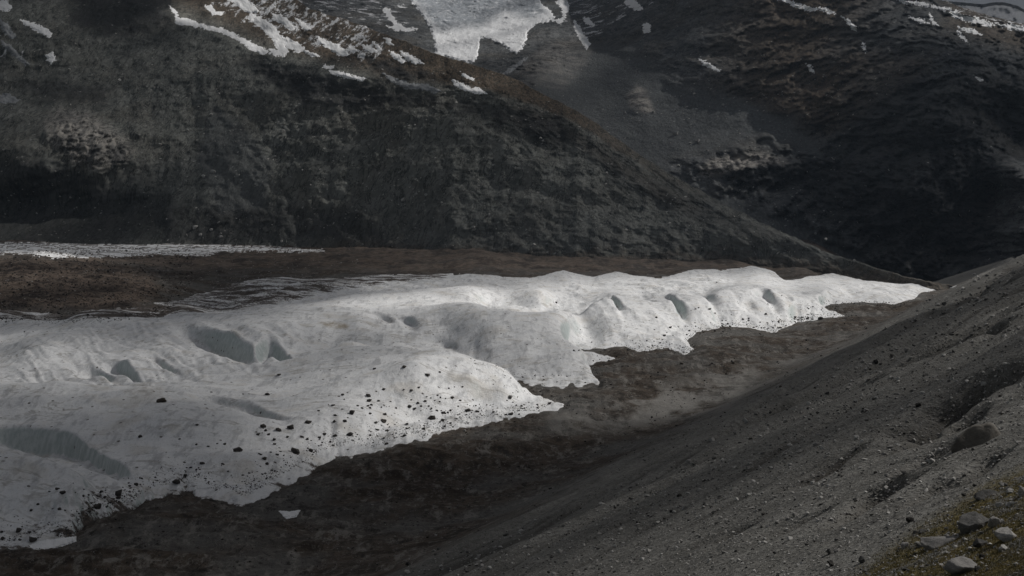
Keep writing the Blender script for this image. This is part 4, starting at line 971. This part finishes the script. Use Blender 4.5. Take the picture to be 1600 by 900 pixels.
# foreground boulders on the turf: px, row, width, aspect, material, label, seed, tilt
FG = [
 (1503, 893, 66, .42, M_GRANITE, 'big pale flat slab at the bottom edge of the turf', 401, (.12, .10, .4)),
 (1468, 850, 72, .34, M_GRANITE, 'long pale tilted slab pointing downhill across the turf', 402, (.1, -.42, .25)),
 (1521, 826, 54, .62, M_SLATE, 'dark grey block with a deep shadow beside the pale tilted slab', 403, (.1, -.3, .3)),
 (1553, 823, 25, 1.05, M_GRANITE, 'upright pale boulder leaning on the dark grey block', 404, (.1, .1, .2)),
 (1574, 843, 48, .58, M_GRANITE, 'large rounded boulder at the frame edge of the turf', 405, (.05, -.15, .9)),
 (1531, 855, 28, .70, M_SLATE, 'grey boulder below the dark block between slab and rounded boulder', 406, (.1, .2, .5)),
 (1567, 860, 23, .52, M_PALE, 'small whitish boulder below the large rounded boulder', 407, (0, .1, .1)),
 (1596, 775, 22, 1.0, M_GRANITE, 'pale boulder cut by the frame edge above the turf', 408, (0, .1, .6)),
 (1581, 789, 24, .38, M_PALE, 'flat whitish stone lying on turf above the upright boulder', 409, (0, -.3, .2)),
 (1562, 792, 15, .7, M_PALE, 'small pale stone beside the flat whitish stone', 410, (0, 0, .2)),
 (1540, 776, 44, .30, M_SLATE, 'low grey flat rock at the upper rim of the turf', 411, (.1, -.3, .2)),
 (1578, 770, 17, .6, M_PALE, 'pale angular stone between flat grey rock and cut boulder', 412, (0, 0, 1.2)),
 (1567, 759, 11, .8, M_PALE, 'small bright stone topmost on the turf rim', 413, (0, 0, .3)),
 (1421, 816, 17, .8, M_BLACK, 'black rock alone where scree meets turf', 414, (0, -.3, .3)),
 (1507, 775, 10, .8, M_BLACK, 'upper small black stone on the scree rim beside flat grey rock', 415, (0, 0, .3)),
 (1523, 760, 9, .7, M_BLACK, 'small black stone above the flat grey rock', 416, (0, 0, .8)),
 (1413, 857, 18, .9, M_GRANITE, 'rough grey stone heading the rubble before the long slab', 417, (.2, 0, .3)),
 (1435, 856, 15, .7, M_SLATE, 'dark stone in the rubble touching the long pale slab', 418, (0, 0, .5)),
 (1440, 833, 18, .5, M_SLATE, 'grey flat stone above the long pale slab', 419, (0, -.2, .3)),
 (1498, 818, 12, .6, M_PALE, 'pale stone at the upper end of the long slab', 420, (0, 0, .4)),
 (1483, 815, 11, .7, M_GRANITE, 'small rounded stone above the upper end of the long slab', 421, (0, 0, 1.4)),
 (1587, 884, 12, .6, M_PALE, 'small white stone in the bottom corner of the turf', 422, (0, 0, .2)),
 (1349, 878, 17, .8, M_SLATE, 'grey stone low on the turf apart from the slabs', 423, (0, -.2, .3)),
 (1307, 862, 12, .7, M_GRANITE, 'grey stone at the lower tongue of the turf', 424, (0, 0, .8)),
 (1298, 885, 16, .8, M_BLACK, 'dark stone at the bottom edge below the scree', 425, (0, 0, .3)),
 (1478, 865, 9, .7, M_PALE, 'bright pebble-like stone under the lower side of the long slab', 426, (0, 0, .3)),
 (1535, 873, 14, .9, M_BLACK, 'dark stone behind the big bottom slab', 427, (0, 0, .3)),
 (1527, 892, 13, 1.0, M_BLACK, 'black stone against the end of the big bottom slab', 428, (0, 0, .5)),
 (1590, 866, 9, .6, M_PALE, 'little pale stone near the frame edge below the rounded boulder', 429, (0, 0, .7)),
 (1420, 893, 10, .6, M_SLATE, 'grey stone half sunk in turf by the bottom edge', 430, (0, 0, .7))]
for px, row, wv, asp, mat, lab, seed, rot in FG:
    o = place_rock('boulder', proto_mesh(seed, 16 if wv > 30 else 13, .75, mat, wv > 11, wv > 11), px, row, wv, asp, lambda a, b: hit_grid(GRND, a, b), rot, sink=.25)
    if o: tag(o, lab, 'boulder', 'boulders on and around the turf')

# boulders on the moraine slope
SL = [(1526, 692, 92, .8, M_OUTCROP, 'huge dark slanting boulder bulging from the gullied slope', 501, (.25, -.62, .35)),
 (1338, 686, 14, .7, M_PALE, 'pale stone on the scree below the huge dark boulder gully', 502, None), (1390, 700, 13, .6, M_GRANITE, 'grey stone in the middle of the scree', 503, None),
 (1455, 724, 17, .8, M_PALE, 'upper pale stone of the pair downhill of the huge boulder', 504, None), (1444, 728, 13, .7, M_PALE, 'lower pale stone of the pair downhill of the huge boulder', 505, None),
 (1270, 757, 10, .8, M_PALE, 'white stone standing out low on the scree', 506, None), (1242, 806, 11, .8, M_GRANITE, 'dark-bottomed stone low on the scree', 507, None),
 (1171, 774, 12, .6, M_PALE, 'upper flat pale stone near the foot of the scree', 508, None), (1211, 777, 12, .5, M_GRANITE, 'lower flat grey stone near the foot of the scree', 509, None),
 (1250, 700, 9, .6, M_PALE, 'small pale stone high on the scree edge above the dark hollow', 510, None), (1296, 866, 14, .9, M_SLATE, 'blocky grey stone just before the turf tongue', 511, None),
 (1408, 780, 12, .5, M_PALE, 'flat pale stone in the gully above the turf', 512, None), (1557, 716, 12, .7, M_PALE, 'pale stone on the slope behind the huge boulder', 513, None), (1592, 694, 14, .6, M_GRANITE, 'pale stone at the frame edge behind the huge boulder', 514, None),
 (1541, 508, 6, .9, M_PALE, 'single white stone high on the gullied slope', 515, None), (1500, 505, 5, .8, M_GRANITE, 'small grey stone high on the gullied slope', 516, None), (1597, 532, 10, 1.0, M_PALE, 'pale stone at the frame edge high on the slope', 517, None),
 (1435, 635, 11, .8, M_BLACK, 'dark stone at the lip of the long gully', 518, None), (1495, 597, 8, .6, M_PALE, 'pale stone above the long gully', 519, None)]
for px, row, wv, asp, mat, lab, seed, rot in SL:
    o = place_rock('boulder', proto_mesh(seed, 18 if wv > 30 else 12, .75, mat, wv > 13, wv > 13), px, row, wv, asp, lambda a, b: hit_grid(GRND, a, b), rot, sink=.72 if wv > 30 else .25)
    if o: tag(o, lab, 'boulder', 'boulders on the scree slope')

# pale boulders far across on the mountainsides
FARB = [(262, 98, 6, hill), (312, 115, 7, hill), (141, 120, 7, hill), (186, 126, 7, hill), (162, 111, 5, hill), (108, 110, 7, hill), (240, 138, 6, hill), (296, 148, 6, hill), (342, 147, 5, hill), (395, 160, 6, hill), (310, 168, 5, hill), (330, 180, 6, hill), (366, 197, 8, hill), (293, 205, 7, hill), (441, 207, 10, hill), (336, 222, 6, hill), (333, 270, 10, hill), (318, 277, 8, hill), (372, 275, 7, hill), (250, 228, 9, hill), (430, 245, 5, hill),
 (630, 314, 11, hill), (650, 305, 8, hill), (665, 306, 7, hill), (764, 337, 8, hill), (740, 356, 6, hill), (792, 369, 5, hill), (834, 383, 6, hill), (850, 312, 6, hill), (690, 318, 6, hill), (709, 172, 4, hill), (845, 217, 6, hill), (873, 215, 6, hill), (800, 278, 5, hill), (680, 248, 5, hill), (948, 272, 7, hill), (975, 280, 6, hill), (305, 357, 10, hill), (330, 360, 7, hill), (313, 368, 8, hill), (345, 372, 8, hill), (440, 378, 6, hill),
 (1055, 211, 10, peak), (1060, 260, 6, peak), (1090, 222, 9, peak), (1105, 236, 7, peak), (1078, 225, 6, peak), (1130, 165, 6, peak), (1085, 148, 6, peak), (1172, 230, 5, peak), (1021, 176, 6, peak), (1008, 174, 5, peak), (1290, 375, 7, hill), (1335, 408, 6, hill)]
fl = {}
for k, (px, row, wv, sh) in enumerate(FARB):
    d = float(sheet_depth(sh, np.array([float(px)]), np.array([float(row)]))[0])
    o = place_rock('boulder', proto_mesh(600 + k % 6, 13, .75, M_PALE) if k < 6 else bpy.data.meshes['boulder_pale%d' % (k % 6)], px, row, wv, .75, depth=d, sink=.2)
    if k < 6: o.data.name = 'boulder_pale%d' % k
    sec = 'on the dark upper flank of the hillside' if sh is hill and row < 150 and px < 500 else 'in the rubble below the scrubby brow' if sh is hill and px < 500 and row < 300 else 'at the dark foot of the hillside' if sh is hill and px < 500 else 'on the lower middle of the hillside' if sh is hill and row > 300 and px < 900 else 'under the shoulder of the hillside' if sh is hill else 'on the grey scree of the mountain behind'
    fl.setdefault(sec, []).append((px, o))
for sec, lst in fl.items():
    lst.sort(key=lambda e: e[0])
    for i, (_, o) in enumerate(lst): tag(o, f'{ORD[i]} from left of the pale boulders {sec}', 'boulder', 'pale boulders ' + sec)

# rubble too small and too many to pick apart
def rubble(name, pts, sizes, mat, sink=.2):
    V, Fc = [], []; off = 0
    for (x, y, z), s in zip(pts, sizes):
        co, fa = ARR[random.randrange(12)]
        a = random.uniform(0, 6.28); c, s_ = math.cos(a), math.sin(a)
        c3 = co*np.array([s, s*random.uniform(.6, 1), s*random.uniform(.6, 1)])
        b = random.uniform(-.5, .5); cb, sb = math.cos(b), math.sin(b)
        c3 = c3 @ np.array([[cb, 0, -sb], [0, 1, 0], [sb, 0, cb]])
        c3 = c3 @ np.array([[c, s_, 0], [-s_, c, 0], [0, 0, 1]])
        V.append(c3 + (x, y, z + s*(.45-sink))); Fc.append(fa+off); off += len(co)
    o = raw_mesh(name, np.concatenate(V), np.concatenate(Fc), mat, smooth=False)
    return tag(o, kind='stuff')

def scatter(n, box, keepf, lo, hi, alpha, where):
    px = rng.uniform(box[0], box[2], n); row = rng.uniform(box[1], box[3], n)
    k = keepf(px, row); px, row = px[k], row[k]
    d = where(px, row); k = np.isfinite(d); px, row, d = px[k], row[k], d[k]
    u = rng.random(len(px)); wv = lo*(1-u*(1-(lo/hi)**alpha))**(-1/alpha)
    return np.stack([(px-800)/F*d, d, H-(row-R0)/F*d], -1), wv/F*d/2
hg_ = lambda a, b: hits_grid(GRND, a, b)
def on_slope(px, row):
    return row > np.interp(px, [560, 900, 1170, 1300, 1440, 1600], [900, 800, 650, 580, 470, 392]) + rng.uniform(-10, 30, px.shape)
mats = [M_PALE, M_GRANITE, M_SLATE, M_BLACK]
for mat, n in ((M_PALE, 9000), (M_GRANITE, 8000), (M_SLATE, 4500), (M_BLACK, 1500)):
    p, s = scatter(n, (620, 400, 1640, 905), on_slope, 2.1, 12, 2.2, hg_)
    rubble('stones', p, s, mat)
in_turf = lambda a, b: poly_sd([(1300, 925), (1375, 868), (1440, 815), (1500, 778), (1560, 740), (1640, 715), (1640, 925)], a, b) > rng.uniform(-10, 10, a.shape)
for mat, n in ((M_PALE, 260), (M_GRANITE, 420), (M_SLATE, 260)):
    p, s = scatter(n, (1300, 715, 1640, 915), in_turf, 2.4, 10, 1.7, hg_)
    rubble('stones', p, s, mat)
on_mor = lambda px, row: row < np.interp(px, [560, 900, 1170, 1300, 1440], [900, 800, 650, 580, 470])
for mat, n in ((M_DARK, 6000), (M_BROWN, 2500), (M_SLATE, 5000), (M_GRANITE, 3200)):
    p, s = scatter(n, (-60, 480, 1440, 905), lambda a, b: on_mor(a, b) & (perlin(a/40, b/14) > rng.uniform(-.5, .6, a.shape)) & ~np.isfinite(hits_grid(GLAC, a, b)), 1.6, 7 if mat is not M_PALE else 4.5, 2.8, hg_)
    rubble('stones', p, s, mat)
p, s = scatter(2600, (-60, 388, 300, 500), lambda a, b: a == a, 1.8, 6, 2.8, hg_); rubble('stones', p, s, M_DARK)
p, s = scatter(700, (-60, 388, 560, 500), lambda a, b: a == a, 1.5, 3.5, 2.8, hg_); rubble('stones', p, s, M_PALE)
# fine dark grit of stones thinning out from the debris edge over the ice
gp_ = rng.uniform(-60, 1480, 110000); gr_ = rng.uniform(470, 850, 110000)
gs_ = poly_sd(GL_Q, gp_, q_of(gr_, -4)) + perlin(gp_/25, gr_/18)*9
lim = np.where(gr_ < 560, np.where(gp_ > 840, 6.0, 3.0), np.where(gp_ > 480, 15.0, 10.0))*rng.choice([.25, .4, .6, 1.4], 110000)
thin = np.where((gp_ > 690) & (gr_ < 632) & (gr_ > 520) & (gp_ < 980), .12, 1.0)
k = (rng.random(110000) < thin) & (gs_ > -5) & (gs_ < 60) & (rng.random(110000) < np.exp(-np.maximum(gs_, 0)/lim))
gp_, gr_ = gp_[k][:13000], gr_[k][:13000]
d = hits(gp_, gr_); k = np.isfinite(d); gp_, gr_, d = gp_[k], gr_[k], d[k]
pts = np.stack([(gp_-800)/F*d, d, H-(gr_-R0)/F*d], -1); sizes = rng.choice([1.3, 1.5, 1.7, 2.0, 2.6, 3.6, 5.0], len(d), p=[.2, .22, .22, .18, .1, .06, .02])/F*d/2
rubble('grit', pts, sizes, M_DARK)
# scattered blocks on the mountainsides
for sh, n, box in ((hill, 3200, (0, 90, 1350, 410)), (peak, 1400, (880, 80, 1320, 400))):
    pts, sizes = [], []
    for _ in range(n):
        px = random.uniform(box[0], box[2]); row = random.uniform(box[1], box[3])
        if row < np.interp(px, sh.px, sh.rows[-1])+3 or row > np.interp(px, sh.px, sh.rows[0]): continue
        if random.random() > .35 + .65*(perlin(px/60, row/40) > .1): continue
        d = float(sheet_depth(sh, np.array([px]), np.array([row]))[0]); wv = 1.6+3.2*random.random()**3
        pts.append(((px-800)/F*d, d, H-(row-R0)/F*d)); sizes.append(wv/F*d/2)
    rubble('blocks', pts, sizes, M_PALE)

# turf: tufts of short alpine grass
def mat_grass():
    t = NT('alpine_grass')
    n = t.noise(.8, 4, .6)
    return t.done(t.mix(t.ramp(n, .35, .65), (.10, .088, .036), (.21, .165, .07)), None, .9, .1)
V, Fc = [], []; off = 0
TP = [(1300, 925), (1375, 872), (1445, 822), (1500, 792), (1555, 757), (1640, 735), (1640, 925)]
tp_ = rng.uniform(1290, 1640, 16000); tr_ = rng.uniform(735, 920, 16000)
k = poly_sd(TP, tp_, tr_) > rng.uniform(-14, 14, 16000); tp_, tr_ = tp_[k], tr_[k]
for px, row, d in zip(tp_, tr_, hg_(tp_, tr_)):
    if not np.isfinite(d): continue
    x, y, z = (px-800)/F*d, d, H-(row-R0)/F*d
    for b in range(4):
        a = random.uniform(0, 6.28); h = random.uniform(.05, .15); wd = random.uniform(.008, .018); l = random.uniform(.02, .09)
        ca_, sa_ = math.cos(a), math.sin(a)
        bx, by = x+random.uniform(-.08, .08), y+random.uniform(-.08, .08)
        V.append([(bx-sa_*wd, by+ca_*wd, z-.04), (bx+sa_*wd, by-ca_*wd, z-.04), (bx+ca_*l, by+sa_*l, z+h)]); Fc.append((off, off+1, off+2)); off += 3
grass = raw_mesh('grass', np.array(V).reshape(-1, 3), np.array(Fc), mat_grass(), smooth=False)
tag(grass, kind='stuff')

# ------------------------------------------------------------------ clouds: broken deck mostly out of view, gaps shaped to place sun and shade
LIGHT = [ # px, row, how open the cloud is along the sun's path
 (50, 560, .5), (200, 545, .38), (100, 512, .1), (330, 494, .12), (350, 475, .03), (250, 497, .05), (400, 455, .04), (500, 452, .08), (450, 440, .05), (60, 387, .15), (130, 389, .15), (280, 490, .05), (200, 512, .1), (30, 506, .08), (420, 474, .12), (400, 500, .32), (500, 500, .45), (330, 600, .32), (0, 603, .5), (0, 622, .04), (100, 606, .55), (100, 624, .04), (180, 613, .5), (190, 632, .04), (250, 640, .06), (330, 652, .06), (0, 521, .1), (0, 535, .6), (100, 524, .1), (100, 538, .55), (210, 531, .12), (210, 546, .42), (150, 640, .0), (100, 700, .05), (200, 750, .04), (50, 800, .03), (300, 720, .05), (400, 640, .15), (250, 655, .03), (480, 640, .3), (60, 625, .08), (250, 615, .2), (560, 600, .5),
 (600, 640, .75), (700, 600, .8), (800, 615, .95), (500, 540, .22), (560, 545, .25), (520, 555, .3), (600, 540, .4), (800, 540, .5), (700, 510, .5), (650, 470, 1), (800, 470, 1), (1000, 450, 1), (1200, 440, 1), (1000, 510, .95), (1200, 490, 1), (1400, 455, .95), (600, 446, .4), (450, 460, .12), (100, 450, .1), (300, 430, .06), (200, 390, .2), (500, 670, .55), (640, 665, .8), (720, 640, .9),
 (450, 780, .03), (700, 760, .03), (600, 720, .03), (900, 720, .05), (850, 660, .25), (1000, 600, .6), (1200, 560, .65), (1350, 510, .65), (1100, 650, .08), (250, 830, .07), (300, 890, .15), (700, 820, .07), (1000, 760, .08),
 (1300, 640, .2), (1200, 690, .05), (1050, 770, .05), (1000, 795, .05), (800, 850, .05), (1350, 600, .3), (1450, 560, .8), (1500, 700, 1), (1300, 750, 1), (1200, 850, .95), (1050, 870, .6), (900, 870, .5), (1550, 500, .85), (1400, 850, .8), (60, 400, .8), (150, 440, .45), (30, 440, .55), (200, 475, .3), (1550, 850, .75), (1450, 870, .6), (800, 413, .5), (1200, 416, .5), (1000, 413, .5), (1000, 880, .2)]
MLIGHT = [(hill, 100, 100, 0.27), (hill, 100, 250, 0.35), (hill, 300, 200, 0.35), (hill, 500, 250, 0.32), (hill, 700, 250, 0.35), (hill, 900, 330, 0.35), (hill, 500, 360, 0.06), (hill, 200, 340, 0.06), (hill, 450, 60, 1.0), (hill, 600, 90, 1.0), (hill, 750, 135, 0.9), (hill, 350, 30, 1.0), (hill, 300, 20, 1.0), (hill, 680, 110, 1.0), (hill, 520, 70, 1.0), (hill, 40, 40, 0.3), (hill, 820, 150, 0.4), (hill, 900, 200, 0.38), (hill, 1150, 380, 0.32), (hill, 200, 20, 0.06), (hill, 200, 100, 0.27), (hill, 350, 110, 0.3), (hill, 250, 60, 0.06), (hill, 450, 140, 0.27), (hill, 600, 180, 0.28), (hill, 750, 200, 0.3), (hill, 150, 160, 0.3), (hill, 120, 215, 0.45),
 (peak, 700, 30, 1.0), (peak, 760, 80, 1.0), (peak, 820, 20, 1.0), (peak, 660, 5, 1), (peak, 700, 60, 1), (peak, 650, -30, 1), (peak, 750, -40, 1), (peak, 850, -30, 1), (peak, 740, 10, 1), (peak, 790, 40, 1), (peak, 720, 85, 1), (peak, 800, -90, 1), (peak, 700, -100, 1), (peak, 820, 60, 1), (peak, 900, 100, 0.53), (peak, 560, 30, 0.53), (peak, 1000, 150, 0.4), (peak, 1050, 220, 0.36), (peak, 1150, 60, 0.95), (peak, 1250, 130, 0.8), (peak, 1100, 100, 0.35), (peak, 1310, 190, 0.5), (peak, 1200, 180, 0.4), (peak, 1350, 60, 0.4), (peak, 1150, 250, 0.7), (peak, 1350, 150, 0.05), (peak, 1450, 100, 0.0), (peak, 1400, 300, 0.1), (peak, 1500, 30, 0.6), (peak, 1580, 45, 0.6), (peak, 1580, 330, 0.4), (peak, 1300, 30, 0.53)]
ZC = 2300.0
cxy, cv = [], []
def to_cloud(p, v):
    k = (ZC-p[2])/L[2]; cxy.append((p[0]+L[0]*k, p[1]+L[1]*k)); cv.append(v)
for px, row, v in LIGHT:
    d = hit(px, row)
    if d: to_cloud(ground_pt(px, row, d), v)
for sh, px, row, v in MLIGHT:
    to_cloud(ground_pt(px, row, float(sheet_depth(sh, np.array([float(px)]), np.array([float(row)]))[0])), v)
cxy = np.array(cxy); cv = np.array(cv)
def axis(lo, hi, a, b, fine, coarse):
    return np.concatenate([np.linspace(lo, a, coarse, endpoint=False), np.linspace(a, b, fine), np.linspace(b, hi, coarse+1)[1:]])
ax_ = axis(-16000, 20000, cxy[:, 0].min()-200, cxy[:, 0].max()+200, 200, 22)
ay_ = axis(-9000, 34000, cxy[:, 1].min()-200, cxy[:, 1].max()+200, 200, 22)
CX, CY = np.meshgrid(ax_, ay_)
num = 0; den = 0
wx = CX + fbm(CX/260, CY/260, 3, seed=71)*14; wy = CY + fbm(CX/260, CY/260, 3, seed=72)*14
num = np.full(CX.shape, .12*2e-9); den = np.full(CX.shape, 2e-9)
for (x, y), v in zip(cxy, cv):
    wgt = 1/((wx-x)**2+(wy-y)**2+250.0)**2
    num = num + wgt*v; den = den + wgt
OPEN = np.clip(num/den, 0, 1)
lump = fbm(CX/420, CY/420, 4, .55, seed=73)
thick = np.clip(1.05-OPEN, .02, 1)
topz = ZC + 40 + thick*(220 + 240*lump); botz = ZC - thick*(60 + 60*fbm(CX/300, CY/300, 3, seed=74))
R_, C_ = CX.shape
idx = np.arange(R_*C_).reshape(R_, C_)
qt = np.stack([idx[:-1, :-1], idx[:-1, 1:], idx[1:, 1:], idx[1:, :-1]], -1).reshape(-1, 4)
qb = qt[:, ::-1] + R_*C_
ring = np.concatenate([idx[0, :], idx[1:, -1], idx[-1, -2::-1], idx[-2:0, 0]])
nx_ = np.roll(ring, -1)
side = np.stack([ring + R_*C_, nx_ + R_*C_, nx_, ring], -1)
sx_, sy_ = L[0]/L[2], L[1]/L[2]      # deck sheared towards the sun, so each shaped gap runs right through
co = np.concatenate([np.stack([(CX+sx_*(zz-ZC)).ravel(), (CY+sy_*(zz-ZC)).ravel(), zz.ravel()], -1) for zz in (topz, botz)])
def mat_cloud():
    t = NT('cloud')
    t.n.remove(t.bsdf)
    out = t.n['Material Output']
    op = t.attr('gap')
    tr = t.n.new('ShaderNodeBsdfTransparent')
    di = t.n.new('ShaderNodeBsdfDiffuse'); di.inputs[0].default_value = (.84, .84, .85, 1)
    tl = t.n.new('ShaderNodeBsdfTranslucent'); tl.inputs[0].default_value = (.84, .84, .85, 1)
    m1 = t.n.new('ShaderNodeMixShader'); m1.inputs[0].default_value = CLOUD_T
    t.l.new(di.outputs[0], m1.inputs[1]); t.l.new(tl.outputs[0], m1.inputs[2])
    m2 = t.n.new('ShaderNodeMixShader'); t.l.new(op, m2.inputs[0])
    t.l.new(m1.outputs[0], m2.inputs[1]); t.l.new(tr.outputs[0], m2.inputs[2])
    t.l.new(m2.outputs[0], out.inputs[0])
    return t.m
CLOUD_T = .19
gap = np.sqrt(np.clip(OPEN, 0, 1)).ravel()
clouds = raw_mesh('clouds', co, np.concatenate([qt, qb, side]), mat_cloud(), {'gap': np.concatenate([gap, gap])})
tag(clouds, kind='structure')

# ------------------------------------------------------------------ air: thin blue haze over the valley
def box_mesh(name, lo, hi, mat):
    v = np.array([(x, y, z) for x in (lo[0], hi[0]) for y in (lo[1], hi[1]) for z in (lo[2], hi[2])], float)
    f = np.array([(0, 1, 3, 2), (4, 6, 7, 5), (0, 4, 5, 1), (2, 3, 7, 6), (0, 2, 6, 4), (1, 5, 7, 3)])
    return raw_mesh(name, v, f, mat, smooth=False)
hm = bpy.data.materials.new('haze'); hm.use_nodes = True
hn = hm.node_tree.nodes; hn.remove(hn['Principled BSDF'])
pv = hn.new('ShaderNodeVolumePrincipled')
pv.inputs['Color'].default_value = (.62, .78, 1.0, 1)
pv.inputs['Density'].default_value = 2.3e-5
pv.inputs['Anisotropy'].default_value = .2
hm.node_tree.links.new(pv.outputs[0], hn['Material Output'].inputs['Volume'])
haze = box_mesh('haze', (-6000, -600, -420), (7500, 12500, 1900), hm)
tag(haze, kind='stuff')
